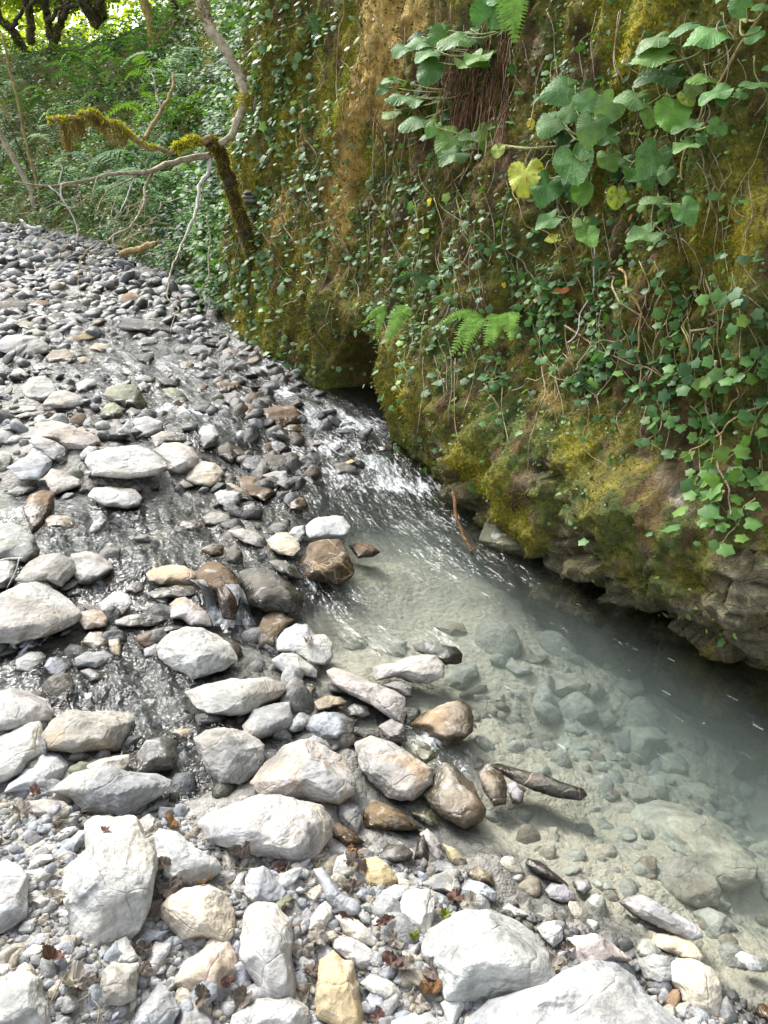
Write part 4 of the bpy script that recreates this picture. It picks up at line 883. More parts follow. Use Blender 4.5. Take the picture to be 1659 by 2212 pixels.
# ------------------------------------------------------------------ leaves
def leaf_mat(name, rough=.36, trans=.25, veins=0, spec=.5):
    t = NT(name); c = t.attr('tint').outputs['Color']; P = t.n('ShaderNodeNewGeometry').outputs['Position']
    n = t.noise(P, 30, 3, .6); c = t.mix(1, c, t.ramp(n, [(.3, .72), (.7, 1.2)]), 'MULTIPLY'); nrm = None
    if veins:
        uv = t.n('ShaderNodeUVMap'); sx = t.n('ShaderNodeSeparateXYZ'); t.L(uv.outputs[0], sx.inputs[0])
        w = t.math('ABSOLUTE', t.math('SINE', t.math('MULTIPLY', sx.outputs[0], math.pi*7)))          # main veins fan out from the stalk
        vo = t.n('ShaderNodeTexVoronoi', feature='DISTANCE_TO_EDGE', i_Scale=1.0); mp = t.n('ShaderNodeMapping', i_Scale=(14, 7, 1)); t.L(uv.outputs[0], mp.inputs['Vector']); t.L(mp.outputs[0], vo.inputs['Vector'])
        ln = t.math('MAXIMUM', t.ramp(w, [(0., 1.), (.16, 0.)]), t.ramp(vo.outputs[0], [(0., .55), (.09, 0.)]))
        c = t.mix(t.math('MULTIPLY', ln, .42), c, (.26, .34, .13)); nrm = t.bump(ln, .55, -.004)
    p = t.n('ShaderNodeBsdfPrincipled', i_Roughness=rough); t.L(c, p.inputs['Base Color']); p.inputs['Specular IOR Level'].default_value = spec
    if nrm: t.L(nrm, p.inputs['Normal'])
    tr = t.n('ShaderNodeBsdfTranslucent'); t.L(t.mix(1, c, (1.5, 1.6, .55), 'MULTIPLY'), tr.inputs[0])
    m = t.n('ShaderNodeMixShader', i_0=trans); t.L(p.outputs[0], m.inputs[1]); t.L(tr.outputs[0], m.inputs[2]); t.L(m.outputs[0], t.out.inputs[0]); return t.m
M_IVY = leaf_mat('ivy leaves', .45, .25, 0, .25); M_BIG = leaf_mat('broad leaves', .48, .25, 1, .24); M_FERN = leaf_mat('fern fronds', .65, .3, 0, .15); M_DEAD = leaf_mat('dead leaves', .75, .12, 0, .2); M_CROWN = leaf_mat('tree leaves', .5, .5)
def bark(name, a, b, sc=22):
    t = NT(name); P = t.n('ShaderNodeNewGeometry').outputs['Position']; n = t.noise(P, sc, 5, .65, .5); n2 = t.noise(P, sc*4, 3, .6)
    t.principled(t.mix(1, t.ramp(n, [(.32, a), (.66, b)]), t.ramp(n2, [(.3, .7), (.7, 1.15)]), 'MULTIPLY'), .85, t.bump(n, .6, .012)); return t.m
M_PALE = bark('pale bark', (.16, .13, .08), (.50, .44, .30)); M_STEM = bark('green stem', (.10, .12, .03), (.26, .27, .09)); M_DRY = bark('dry stem', (.10, .07, .035), (.36, .29, .17)); M_DARK = bark('mossy bark', (.018, .015, .007), (.075, .06, .022)); M_ROOT = bark('red brown root', (.05, .018, .008), (.19, .08, .035), 60); M_WHITE = bark('bleached wood', (.42, .40, .35), (.72, .70, .64)); M_TAN = bark('tan bark', (.16, .11, .04), (.42, .31, .13))
def moss_mat():
    t = NT('moss'); c = t.attr('tint').outputs['Color']; p = t.n('ShaderNodeBsdfPrincipled', i_Roughness=.85); t.L(c, p.inputs['Base Color']); p.inputs['Specular IOR Level'].default_value = .15
    tr = t.n('ShaderNodeBsdfTranslucent'); t.L(c, tr.inputs[0]); m = t.n('ShaderNodeMixShader', i_0=.35); t.L(p.outputs[0], m.inputs[1]); t.L(tr.outputs[0], m.inputs[2]); t.L(m.outputs[0], t.out.inputs[0]); return t.m
M_MOSS = moss_mat()
_ivo = np.array([(0,.04),(.28,-.08),(.50,.10),(.44,.34),(.56,.60),(.33,.72),(0,1.02),(-.33,.72),(-.56,.60),(-.44,.34),(-.50,.10),(-.28,-.08)])
def ivy_leaf():
    o = _ivo-[0, 0]; V = np.zeros((13, 3)); V[0] = (0, .36, .05); V[1:, :2] = o; V[1:, 2] = -.10*np.hypot(o[:, 0], o[:, 1]-.36)**1.2
    return V, np.array([[0, 1+i, 1+(i+1) % 12] for i in range(12)])
def small_leaf():     # simple pointed oval leaf
    V = np.array([(0,0,0),(.30,.3,.05),(.26,.68,.03),(0,1.05,-.10),(-.26,.68,.03),(-.30,.3,.05),(0,.5,-.02)]); return V, np.array([[6,i,(i+1) % 6] for i in range(6)])
def frames(N, up, spin):
    """leaf axes: y along the leaf, z its upper face"""
    Z = unit(N); Y = unit(up-Z*(up*Z).sum(1)[:, None]); X = np.cross(Y, Z); c, s = np.cos(spin)[:, None], np.sin(spin)[:, None]
    return X*c+Y*s, Y*c-X*s, Z
def stamp(acc, tmpl, P, N, Yd, spin, size, col):
    V, Fc = tmpl; X, Y, Z = frames(N, Yd, spin); n = len(P); sz = np.asarray(size)[:, None, None]
    W = P[:, None]+sz*(V[None, :, :1]*X[:, None]+V[None, :, 1:2]*Y[:, None]+V[None, :, 2:]*Z[:, None])
    acc.add(W.reshape(-1, 3), (Fc[None]+np.arange(n)[:, None, None]*len(V)).reshape(-1, 3), col=np.repeat(col, len(V), 0))
IVYC = np.array([(.052,.125,.034),(.078,.18,.044),(.042,.095,.03),(.11,.22,.045),(.065,.15,.048),(.19,.31,.05)])
IVYP = np.array([.25,.22,.2,.14,.14,.05])
# ------------------------------------------------------------------ ivy that carpets the wall (nobody could count it)
Nn = np.zeros_like(Cv); f0 = np.cross(Cv[Cf[:, 1]]-Cv[Cf[:, 0]], Cv[Cf[:, 3]]-Cv[Cf[:, 0]]); [np.add.at(Nn, Cf[:, i], f0) for i in range(4)]; Nn = unit(Nn)
if (Nn[:, :2]*N2).sum() < 0: Nn = -Nn
PXc, PYc = px_of(Cv); dist = np.linalg.norm(Cv-ORG, axis=1)
cell = np.abs(np.repeat(np.gradient(sA), len(hA))*np.tile(np.gradient(hA), len(sA)))
inview = (PXc > -120) & (PXc < 1780) & (PYc > -150) & (PYc < 1800)
def pick(wt, n, seed):
    r = np.random.default_rng(seed); w = np.where(inview, wt, 0)*cell; i = r.choice(len(w), n, p=w/w.sum()); 
    return Cv[i]+r.uniform(-1, 1, (n, 3))*.012, Nn[i], i, r
def px_field(lst, base):
    o = np.full(len(Cv), float(base))
    for x, y, rx, ry, k in lst: o = o+k*np.exp(-((PXc-x)/rx)**2-((PYc-y)/ry)**2)
    return np.clip(o, 0, None)
IVYD = px_field([(480,330,90,260,.9),(620,120,90,160,.8),(640,560,120,120,.7),(860,420,140,160,1.0),(1000,520,140,110,1.0),(1250,650,260,160,1.3),(1500,720,170,160,1.2),(1560,1000,110,160,1.2),(1330,800,200,90,1.2),(1170,300,90,90,.5),(940,740,90,90,.9),(1000,620,130,90,.7),(560,420,60,250,.7),(1450,420,150,120,.5)], .16)
IVYD = IVYD*(1-.8*np.clip(patch([(830,60,70,110,1),(800,200,50,120,1),(1600,480,90,130,.7),(1390,60,50,100,.9)], Cv), 0, 1))*np.where(PYc > 1000, .35, 1)*np.where((PYc > 850) & (PXc < 1450), .35, 1)*(1-hill*.5)
clump = np.clip(fbm(Cv*[6, 6, 4], 3, 61)*1.6+.42, .03, 1)
P, N, ii, r = pick(IVYD*clump*(1-cave), 13500, 3)
a = Acc(); up = np.tile([0, 0, -1.], (len(P), 1))+N*.5+r.normal(0, .35, N.shape)
Nl = unit(N*.55+[0, 0, .75]+r.normal(0, .38, N.shape)); sz = np.minimum(r.gamma(7, .0036, len(P))+.006, .055)*np.where(dist[ii] > 6, 1.35, 1)
col = IVYC[r.choice(6, len(P), p=IVYP)]*r.uniform(.75, 1.25, (len(P), 1)); lf_ = (1-sstep(650, 1050, PXc[ii]))[:, None]*(r.random((len(P), 1)) < .75); col = col*(1-.6*lf_)+np.array([.20, .30, .17])*.6*lf_  # leaves upstream painted paler, the brighter light there put into their colour
stamp(a, ivy_leaf(), P+N*r.uniform(.008, .07, (len(P), 1)), Nl, up, r.normal(0, .5, len(P)), sz, col)
kind(a.build('ivy', M_IVY), 'stuff')
# small round leaved creepers and herbs low on the wall
CRD = px_field([(1350,220,220,150,.9),(1200,120,140,110,.8),(1550,150,110,140,.7),(1300,420,200,90,.6),(1000,700,160,120,.5),(1200,850,200,120,.6),(1000,900,100,120,.5),(1200,960,70,110,1.5),(1340,960,60,60,1.2),(1290,1030,30,30,1.2),(1480,560,160,110,.8),(1450,440,120,80,.8),(1640,900,60,60,.5),(1300,160,160,90,.9),(1180,150,90,120,.7),(1260,300,120,120,.6),(960,820,50,60,.5),(1250,480,120,90,.7),(620,450,80,200,.5)], .16)
P, N, ii, r = pick(CRD*np.clip(fbm(Cv*[9, 9, 9], 2, 63)*1.8+.4, .02, 1)*(1-cave), 28000, 4)
a = Acc(); Nl = unit(N*.7+[0, 0, .5]+r.normal(0, .45, N.shape))
stamp(a, small_leaf(), P+N*r.uniform(.004, .05, (len(P), 1)), Nl, np.tile([0, 0, -1.], (len(P), 1))+r.normal(0, .6, N.shape), r.normal(0, 1.2, len(P)), np.minimum(r.gamma(5, .0028, len(P))+.005, .045), np.array([(.08,.16,.035),(.06,.13,.035),(.13,.21,.035),(.05,.10,.03)])[r.integers(0, 4, len(P))]*r.uniform(.7, 1.2, (len(P), 1)))
kind(a.build('creeping_herbs', M_IVY), 'stuff')
# moss: short blades standing off the wall
MO = (np.clip(moss*1.2+.22-.8*rocky*(1-moss), 0, 1)+1.2*mbright)*np.where((PXc > 380), 1, 0)/np.clip(dist, 2, 9)**1.3
P, N, ii, r = pick(MO*(1-.8*cave), 210000, 5)
mp_ = np.clip(patch(MOSSY, Cv), 0, 1)[ii]; gr = sstep(-.25, .35, fbm(P*2.1, 2, 71))
colm = (np.array([.29, .25, .018])*(1-gr)[:, None]+np.array([.125, .165, .02])*gr[:, None])*(.55+.75*mp_[:, None]*1.5)*r.uniform(.55, 1.35, (len(P), 1))
lo = np.where(hh[ii] < .9, .85, 1); colm = colm*lo[:, None]  # blades low on the wall painted darker, shade put into their colour
Lm = r.uniform(.006, .017, len(P))*np.clip(dist[ii]/3.2, .8, 1.9); d1 = unit(N*.7+np.array([0, 0, -.35])+r.normal(0, .5, N.shape)); sd = unit(np.cross(d1, r.normal(size=N.shape)))
V = np.stack([P-N*.003-sd*(Lm*.26)[:, None], P-N*.003+sd*(Lm*.26)[:, None], P+d1*Lm[:, None]], 1).reshape(-1, 3)
kind(mesh('moss', V, np.arange(len(V)).reshape(-1, 3), M_MOSS, smooth=False, attrs={'tint': np.repeat(colm, 3, 0)}), 'stuff')
def blades(path, R, n, seed, L=(.012, .03), droop=-.2, cols=((.16, .14, .02), (.09, .11, .02), (.10, .07, .025)), side=None):
    r = np.random.default_rng(seed); t = r.integers(0, len(path), n); T = unit(np.gradient(path, axis=0))[t]
    q = r.normal(size=(n, 3)); 
    if side is not None: q = q+np.array(side)*1.4
    q = unit(q-T*(q*T).sum(1)[:, None]); Rr = np.broadcast_to(R, (len(path),))[t]; P = path[t]+q*Rr[:, None]*.9+T*r.uniform(-.02, .02, (n, 1))
    Lm = r.uniform(*L, n); d = unit(q+[0, 0, droop]+r.normal(0, .4, q.shape)); s = unit(np.cross(d, r.normal(size=q.shape)))*(Lm*.16)[:, None]
    return np.stack([P-s, P+s, P+d*Lm[:, None]], 1).reshape(-1, 3), np.repeat(np.array(cols)[r.integers(0, len(cols), n)]*r.uniform(.6, 1.3, (n, 1)), 3, 0)
# ------------------------------------------------------------------ things on the wall: landmarks for their labels
LAND2 = [(800,150,'bare golden earth streak'),(1135,365,'yellow heart shaped leaf'),(1040,220,'red brown root curtain'),(750,860,'dark hollow at the waterline'),(850,700,'pair of ferns above the hollow'),(1030,720,'ferns under the big leaved plants'),(1240,360,'cluster of big round leaves'),(1600,500,'wide yellow green moss cushion'),(1460,1060,'pale broken rock face'),(1390,90,'bright moss column at the top'),(1300,1300,'jutting rock corner at the water'),(500,400,'leaning mossy trunk'),(535,425,'stone cairn'),(1620,1080,'bright ivy spray'),(980,1120,'brown stick in the water'),(720,220,'yellow moss streak')]
def wall_label(desc, px, py):
    L0 = LAND[:]; LAND[:] = LAND2
    def rel(l):
        dx, dy = l[0]-px, l[1]-py
        return ('above the ' if dy > 0 else 'below the ') if abs(dy) > abs(dx) else ('upstream of the ' if dx > 0 else 'downstream of the ')
    c = sorted(LAND, key=lambda l: (l[0]-px)**2+(l[1]-py)**2); LAND[:] = L0
    for l in c[:2]:
        lb = f'{desc} {rel(l)}{l[2]}'
        if lb not in USED and len(lb.split()) <= 16: return unique(lb)
    for i in range(6):
        for j in range(i+1, 7):
            lb = f'{desc} between the {c[i][2]} and the {c[j][2]}'
            if lb not in USED and len(lb.split()) <= 16: return unique(lb)
    raise RuntimeError(desc)
def wall_path(pts, n, off=.02):
    """a line on the wall through points of the photograph"""
    q = catmull(np.array(pts, float), n); out = []
    for x, y in q:
        h = cliff_hit(x, y)
        if h: out.append(h[0]+h[1]*off)
    out = np.array(out); k = out.copy()
    for _ in range(4): k[1:-1] = (k[:-2]+k[1:-1]*2+k[2:])/4
    return k
def ivy_vine(pts, nleaf, lsize, seed, cols, desc, droop=True):
    r = np.random.default_rng(seed); path = wall_path(pts, 26, .035)
    if len(path) < 8: return
    path = path+.012*np.stack([fbm(path*9, 2, seed+i) for i in range(3)], 1)
    root = empty('ivy_vine', path[0]); V, Fc = tube(path-path[0], np.linspace(.0035, .0018, len(path)), 5); o = mesh('stem', V, Fc, M_DRY if r.random() < .5 else M_STEM, root)
    a = Acc(); t = np.linspace(2, len(path)-1, nleaf).astype(int); P = path[t]-path[0]; h = [cliff_hit(*project(p)) for p in path[t]]
    N = np.array([q[1] if q else [-.7, -.6, 0] for q in h]); N = unit(N*[1, 1, .3]); s = np.where(np.arange(nleaf) % 2, 1, -1)[:, None]
    lat = unit(np.cross(N, [0, 0, 1.])); yd = lat*s*.9+[0, 0, -.6]+r.normal(0, .3, N.shape); Nl = unit(N*.75+[0, 0, .6]+r.normal(0, .28, N.shape)); sz = r.uniform(.7, 1.2, nleaf)*lsize
    P = P+N*r.uniform(.01, .04, (nleaf, 1))+lat*s*sz[:, None]*.4
    stamp(a, ivy_leaf(), P, Nl, yd, np.zeros(nleaf), sz, np.array(cols)[r.integers(0, len(cols), nleaf)]*r.uniform(.8, 1.2, (nleaf, 1)))
    a.build('foliage', M_IVY, root); c = np.mean(pts, 0); tag(root, wall_label(desc, *c), 'ivy', 'ivy strands hanging on the wall')
DKG = [(.05,.115,.036),(.07,.15,.045),(.05,.12,.045)]; LTG = [(.09,.19,.045),(.075,.17,.05),(.12,.22,.04)]; MDG = [(.08,.18,.045),(.10,.21,.045),(.065,.15,.04)]
VINES = [([(1270,560),(1300,700),(1335,790),(1390,850),(1420,960)],22,.040,MDG,'long ivy strand'),([(1420,560),(1450,640),(1440,720),(1480,800)],16,.042,MDG,'ivy strand'),([(1540,600),(1560,720),(1555,830),(1560,960)],20,.045,MDG,'pale stemmed ivy strand'),
 ([(1659,740),(1600,790),(1555,830)],12,.05,LTG,'pale green ivy strand'),([(1659,880),(1620,930),(1590,1000),(1520,1040)],16,.05,LTG,'bright green ivy strand'),([(1659,1000),(1620,1030),(1560,1060),(1490,1150)],20,.062,LTG,'large leaved bright ivy spray'),([(1640,1090),(1590,1130),(1545,1190)],9,.05,LTG,'short bright ivy tip'),([(1510,880),(1520,960),(1530,1060),(1560,1110)],18,.045,LTG,'ivy strand with light green leaves'),
 ([(1130,560),(1150,660),(1180,760),(1240,820)],18,.038,MDG,'ivy strand'),([(1050,480),(1040,580),(1060,680),(1050,760)],18,.036,DKG,'dark ivy strand'),([(985,540),(990,640),(985,720)],14,.034,DKG,'thin dark ivy strand'),([(1210,600),(1200,700),(1230,780),(1290,860)],20,.040,MDG,'ivy strand'),([(1350,640),(1360,720),(1400,800)],14,.042,DKG,'dark ivy strand'),([(1480,700),(1500,780),(1470,850)],12,.044,DKG,'dark ivy strand'),
 ([(900,430),(910,520),(880,600)],12,.034,DKG,'small leaved ivy strand'),([(860,330),(870,420),(850,500),(870,580)],16,.034,DKG,'small leaved ivy strand'),([(780,440),(790,540),(760,640)],14,.034,DKG,'dusty green ivy strand'),([(700,360),(690,470),(700,560)],14,.036,DKG,'dusty green ivy strand'),([(640,240),(650,360),(640,450)],14,.038,DKG,'dusty green ivy strand'),([(560,170),(555,290),(570,400)],14,.042,DKG,'dusty green ivy strand'),([(620,20),(610,120),(630,220)],14,.040,DKG,'dusty green ivy strand'),([(930,640),(890,720),(880,790),(870,880)],14,.034,MDG,'sparse ivy strand'),([(1050,830),(1080,900),(1050,930)],9,.034,MDG,'short ivy strand'),([(1290,760),(1270,840),(1280,960)],14,.036,DKG,'trailing ivy strand'),([(1600,620),(1640,660),(1659,700)],9,.05,DKG,'dark broad ivy strand'),([(1420,860),(1440,920),(1400,960)],9,.036,MDG,'short ivy strand')]
for k, (p, n, s, c, d) in enumerate(VINES): ivy_vine(p, n, s, 300+k, c, d)
# bare stems, tendrils and hanging roots
STEMS = [([(1300,470),(1295,560),(1270,660),(1240,760)],.005,M_WHITE,'bleached bare twig'),([(1292,500),(1300,600),(1315,740)],.004,M_DRY,'thin straight dry stem'),([(1345,560),(1370,640),(1390,760),(1400,860)],.006,M_TAN,'tan woody stem'),([(1330,560),(1345,640),(1420,700)],.006,M_DRY,'dark woody stem'),([(1659,20),(1560,170),(1540,260),(1500,360),(1500,380)],.006,M_TAN,'long tan stem'),([(1590,30),(1580,110),(1555,200)],.004,M_DRY,'thin hanging stem'),([(1650,130),(1640,260),(1610,380),(1600,520)],.003,M_STEM,'long thin green stem'),
 ([(1175,690),(1180,780),(1185,860),(1170,930),(1150,1000)],.004,M_DRY,'curving dry stem'),([(1560,770),(1560,900),(1565,1050),(1580,1130)],.006,M_DRY,'long grey stem'),([(1659,860),(1560,950),(1480,1010)],.004,M_TAN,'slanting tan stem'),([(1500,720),(1540,690),(1580,670)],.005,M_DRY,'crooked pale stem'),([(1035,470),(1045,560),(1050,660)],.003,M_DRY,'thin hanging stem'),([(855,370),(840,450),(850,540)],.003,M_DRY,'thin hanging stem'),([(790,60),(795,180),(770,300)],.003,M_TAN,'thin hanging stem'),([(745,0),(740,150),(735,300)],.0035,M_TAN,'straight hanging stem'),([(1180,640),(1140,560),(1050,500)],.004,M_DRY,'arching dry stem'),([(1120,850),(1180,820),(1260,800)],.004,M_DRY,'level dry stem'),([(1240,720),(1330,770),(1480,830)],.005,M_DRY,'crossing dry stem'),([(1240,800),(1280,760),(1350,720)],.004,M_DRY,'crossing dry stem'),
 ([(900,480),(905,600),(900,700)],.003,M_DRY,'thin hanging stem'),([(960,430),(965,560),(950,640)],.003,M_TAN,'thin hanging stem'),([(580,500),(600,560),(640,600)],.004,M_DRY,'bent dry stem'),([(680,420),(660,520),(690,620)],.003,M_DRY,'thin hanging stem'),([(1110,410),(1150,480),(1240,540)],.003,M_TAN,'thin slanting stem'),([(1215,530),(1180,600),(1100,640)],.003,M_DRY,'thin slanting stem'),([(1480,640),(1490,760),(1450,840)],.0035,M_TAN,'thin bowed stem')]
for k, (p, R, m, d) in enumerate(STEMS):
    path = wall_path(p, 24, .06); 
    if len(path) < 6: continue
    path = path+.015*np.stack([fbm(path*8, 2, 700+k*3+i) for i in range(3)], 1); V, Fc = tube(path-path[0], np.linspace(R, R*.5, len(path)), 5)
    o = mesh('bare_stem', V, Fc, m, loc=path[0]); tag(o, wall_label(d, *np.mean(p, 0)), 'stem', 'bare stems on the wall')
# hundreds of hair thin runners and rootlets in one tangle
a = Acc(); r = np.random.default_rng(15)
for k in range(300):
    x, y = r.uniform(420, 1659), r.uniform(0, 900)
    if y > 650+(x-600)*.5: continue
    L = r.uniform(60, 190)*(.6 if x < 800 else 1); path = wall_path([(x, y), (x+r.normal(0, 14), y+L*.5), (x+r.normal(0, 26), y+L)], 12, r.uniform(.02, .06))
    if len(path) < 8 or np.linalg.norm(np.diff(path, axis=0), axis=1).max() > .3: continue
    V, Fc = tube(path, r.uniform(.0012, .0022)*np.clip(np.linalg.norm(path[0])/3, 1, 2.2), 3); a.add(V, Fc)
kind(a.build('rootlets', M_DRY), 'stuff')
# the curtain of red brown roots
root = empty('root_curtain', cliff_hit(1040, 120)[0]); O = np.array(root.location); a = Acc(); hn = unit(cliff_hit(1040, 120)[1]*[1, 1, 0])
for k in range(120):
    x = r.uniform(985, 1110); y0 = r.uniform(50, 260); y1 = y0+r.uniform(40, 200); h = cliff_hit(x, y0); h2 = cliff_hit(x+r.normal(0, 8)-10, min(y1, 400))
    t = np.linspace(0, 1, 9)[:, None]; path = h[0]*(1-t)+h2[0]*t+hn*(.03+.09*np.sin(t*2.4)*r.uniform(.4, 1.2))+np.cumsum(r.normal(0, .0055, (9, 3)), 0); V, Fc = tube(path-O, np.linspace(r.uniform(.0018, .0048), .0007, 9), 4); a.add(V, Fc)
a.build('rootlets', M_ROOT, root); tag(root, 'curtain of red brown fibrous roots hanging from the wall top', 'roots')

# ------------------------------------------------------------------ big round leaved plants
def heart_leaf(seed, serr=.034, lobes=13):
    r = np.random.default_rng(seed); n = 132; th = np.linspace(-np.pi, np.pi, n+1); R = .5*(1-.60*np.exp(-((np.abs(th)-np.pi)/.26)**2))*(1+.26*np.exp(-(th/.42)**2)+.05*np.cos(2*th))
    R = R*(1+serr*(np.abs(((th*lobes*2.2/np.pi) % 2)-1)-.5)*2+.025*np.sin(3*th+r.uniform(0, 6))+.02*np.sin(5*th+r.uniform(0, 6)))
    rings = [.0, .3, .55, .8, 1.]; V = [[0, 0, 0]]; U = [[.5, 0]]
    cup, wv, ph = r.uniform(-.16, .22), r.uniform(.03, .08), r.uniform(0, 6)
    for q in rings[1:]:
        x, y = R*q*np.sin(th), R*q*np.cos(th); z = -cup*q*q*.6-.10*np.abs(x)**1.3*0+wv*q*q*np.sin(4*th+ph)+.08*np.exp(-(x/.09)**2)*q*0-.12*np.clip(y, 0, 1)**2*2+.06*np.abs(x)
        V += list(np.stack([x, y, z], 1)); U += list(np.stack([(th+np.pi)/(2*np.pi), np.full(n+1, q)], 1))
    V = np.array(V); m = n+1; f3 = np.array([[0, 1+i, 2+i] for i in range(n)]); f4 = np.array([[1+k*m+i, 1+(k+1)*m+i, 1+(k+1)*m+i+1, 1+k*m+i+1] for k in range(len(rings)-2) for i in range(n)])
    return V-[0, -.12, 0], [f3, f4], np.array(U)
def big_plant(base, leaves, label, cat='plant', grp='big leaved plants on the wall', stem=None):
    """leaves: (x, y, length, breadth, tip angle in the picture (0 right, 90 down), colour, stand-off)"""
    hb = cliff_hit(*base); O = hb[0]; root = empty('broad_leaved_plant', O); r = np.random.default_rng(int(base[0]*7+base[1]))
    ctr = np.mean([(l[0], l[1]) for l in leaves], 0)
    for (x, y, ln, wd, ang, cl, off) in leaves:
        h = cliff_hit(x, y); rr_ = unit(ray(x, y)); hn = unit(h[1]*[1, 1, .2]); P = h[0]-rr_*off; d = np.linalg.norm(P-ORG)
        X3 = np.array([1., 0, 0]); U3 = np.cross(X3, ray(CX, CY)); a = math.radians(ang); tip = X3*math.cos(a)-U3*math.sin(a)
        # foreshortening tells how far the blade leans away from the eye
        L, W = ln*d/F, wd*d/F; big = max(L, W); view = -rr_; f = min(L, W)/big
        nrm = unit(view*f+(np.array([0, 0, 1.])*math.sqrt(max(0, 1-f*f)))+r.normal(0, .13, 3))
        V, Fc, U = heart_leaf(int(x*3+y)); Y = unit(tip-nrm*(tip@nrm)) if L >= W*.8 else unit(tip+nrm*0-nrm*(tip@nrm)); Xx = np.cross(Y, nrm)
        W3 = (V[:, :1]*Xx+V[:, 1:2]*Y+V[:, 2:]*nrm)*big*.97*r.uniform(.92, 1.08)+(P-O)
        c = np.array(cl)*((r.uniform(.66, 1.05)*(1+.06*r.normal(size=3))) if cl[0] < .25 else 1.); tint = np.tile(c, (len(V), 1))
        if c[0] > .25: tint = tint*np.where((fbm(V*[7, 7, 1], 2, int(x)) > .32)[:, None], [[.55, .35, .2]], 1.)
        mesh('leaf', W3, Fc, M_BIG, root, uv=U, attrs={'tint': tint})
        bp = P-O-Y*big*.12; s0 = np.zeros(3)
        if stem is not None:
            sp_ = [cliff_hit(u, w)[0]-unit(ray(u, w))*of-O for u, w, of in stem]; sp_ = catmull(sp_, 40); s0 = sp_[np.argmin(((sp_-bp)**2).sum(1))]
        mid = (bp+s0)*.5+(np.array([0, 0, -.03])+hn*.05)*(.3 if stem is not None else 1); st = catmull([s0, mid, bp], 12)
        Vv, Ff = tube(st, np.linspace(.0042, .0028, 12), 6); mesh('stalk', Vv, Ff, M_STEM, root)
    if stem is not None:
        pts = []
        for x, y, off in stem: h = cliff_hit(x, y); pts.append(h[0]-unit(ray(x, y))*off-O)
        Vv, Ff = tube(catmull(pts, 30), np.linspace(.0075, .0045, 30), 7); mesh('stem', Vv, Ff, M_STEM, root)
    tag(root, unique(label), cat, grp)
GA = (.10, .235, .07); GB = (.08, .20, .05); GC = (.13, .26, .045); GD = (.045, .115, .035); GY = (.42, .46, .05); GZ = (.26, .34, .05); GP = (.13, .27, .085)
T = lambda L: [(1106+x/3, y/3, a/3, b/3, g, c, o) for x, y, a, b, g, c, o in L]; T1 = lambda L: [(553+x/3, y/3, a/3, b/3, g, c, o) for x, y, a, b, g, c, o in L]
big_plant((1300, 300), T([(380,560,230,130,160,GP,.16),(650,665,190,180,120,GP,.16),(520,670,170,140,200,GA,.13),(280,765,190,150,130,GP,.17),(520,785,190,160,100,GP,.2),(400,720,130,110,190,GA,.2),(340,845,150,100,110,GD,.12)]), 'clump of frosted grey green round leaves above the yellow heart shaped leaf')
big_plant((1290, 330), T([(395,1015,250,220,80,GB,.22),(650,890,130,85,180,GB,.15),(620,995,160,115,70,GC,.14),(240,1180,200,160,110,GB,.18),(450,1220,145,130,80,GC,.2),(440,1130,220,180,100,GD,.1)]), 'plant with one very large dark serrated leaf beside the yellow heart shaped leaf')
big_plant((1400, 320), T([(925,990,210,200,120,GB,.14),(805,1115,200,160,70,GB,.18),(730,1030,110,80,60,GA,.14),(1000,1100,110,85,100,GP,.16),(900,1050,150,120,90,GD,.08)]), 'plant with two broad green leaves over a dark gap')
big_plant((1440, 200), T([(1045,690,215,180,100,GC,.15),(915,710,140,110,110,GC,.13),(830,640,180,95,200,GP,.15),(1125,610,100,90,60,GZ,.12),(1190,540,120,100,120,GC,.1)]), 'bright green heart leaved plant under the flat dark leaf')
big_plant((1430, 140), T([(1025,480,250,95,180,GD,.14),(975,345,210,110,190,GC,.15),(965,235,170,75,170,GP,.14),(1150,155,150,80,190,GA,.12),(1330,195,230,115,170,GP,.14),(840,390,90,50,180,GP,.1)]), 'plant with a flat dark leaf below pale upper leaves')
big_plant((1420, 400), T([(1110,1340,160,140,60,GA,.14),(985,1290,190,80,190,GP,.14),(890,1510,180,105,150,GP,.16),(990,1370,90,50,110,GC,.12)]), 'low plant with frosted toothed leaves over hanging ivy')
big_plant((1260, 440), T([(270,1410,160,105,140,GA,.16),(460,1440,145,125,80,GC,.16),(480,1520,150,95,60,GC,.12),(285,1550,100,50,170,GY,.12)]), 'plant with two stacked round leaves and a small yellow leaf')
big_plant((1330, 390), T([(680,1250,130,130,100,GZ,.16)]), 'single ragged yellow green leaf on a bent stalk')
big_plant((1510, 260), T([(1170,815,170,65,170,GP,.16),(1300,820,110,65,20,GA,.15),(1160,930,170,65,130,GP,.15),(1225,880,70,60,80,GA,.15)]), 'stem with narrow pointed leaves on a tan branch')
big_plant((1570, 200), T([(1360,585,160,65,180,GA,.14),(1540,565,160,45,5,GA,.14),(1380,640,90,60,110,GA,.13),(1470,600,70,60,30,GA,.14),(1270,500,160,70,170,GC,.12)]), 'plant with a whorl of pointed leaves beside the bright moss column')
big_plant((1600, 40), T([(1500,50,120,120,200,GA,.1),(1590,215,90,70,160,GP,.1),(1640,40,90,40,180,GA,.1)]), 'small leaved plant at the top of the wall')
big_plant((1105, 60), T1([(1510,120,250,170,-60,GB,.2),(1230,205,160,130,150,GB,.2),(1340,245,190,90,170,GC,.2),(1640,10,170,80,200,GA,.15),(1400,200,140,90,60,GB,.12)]), 'plant with one huge upright leaf over the red brown roots')
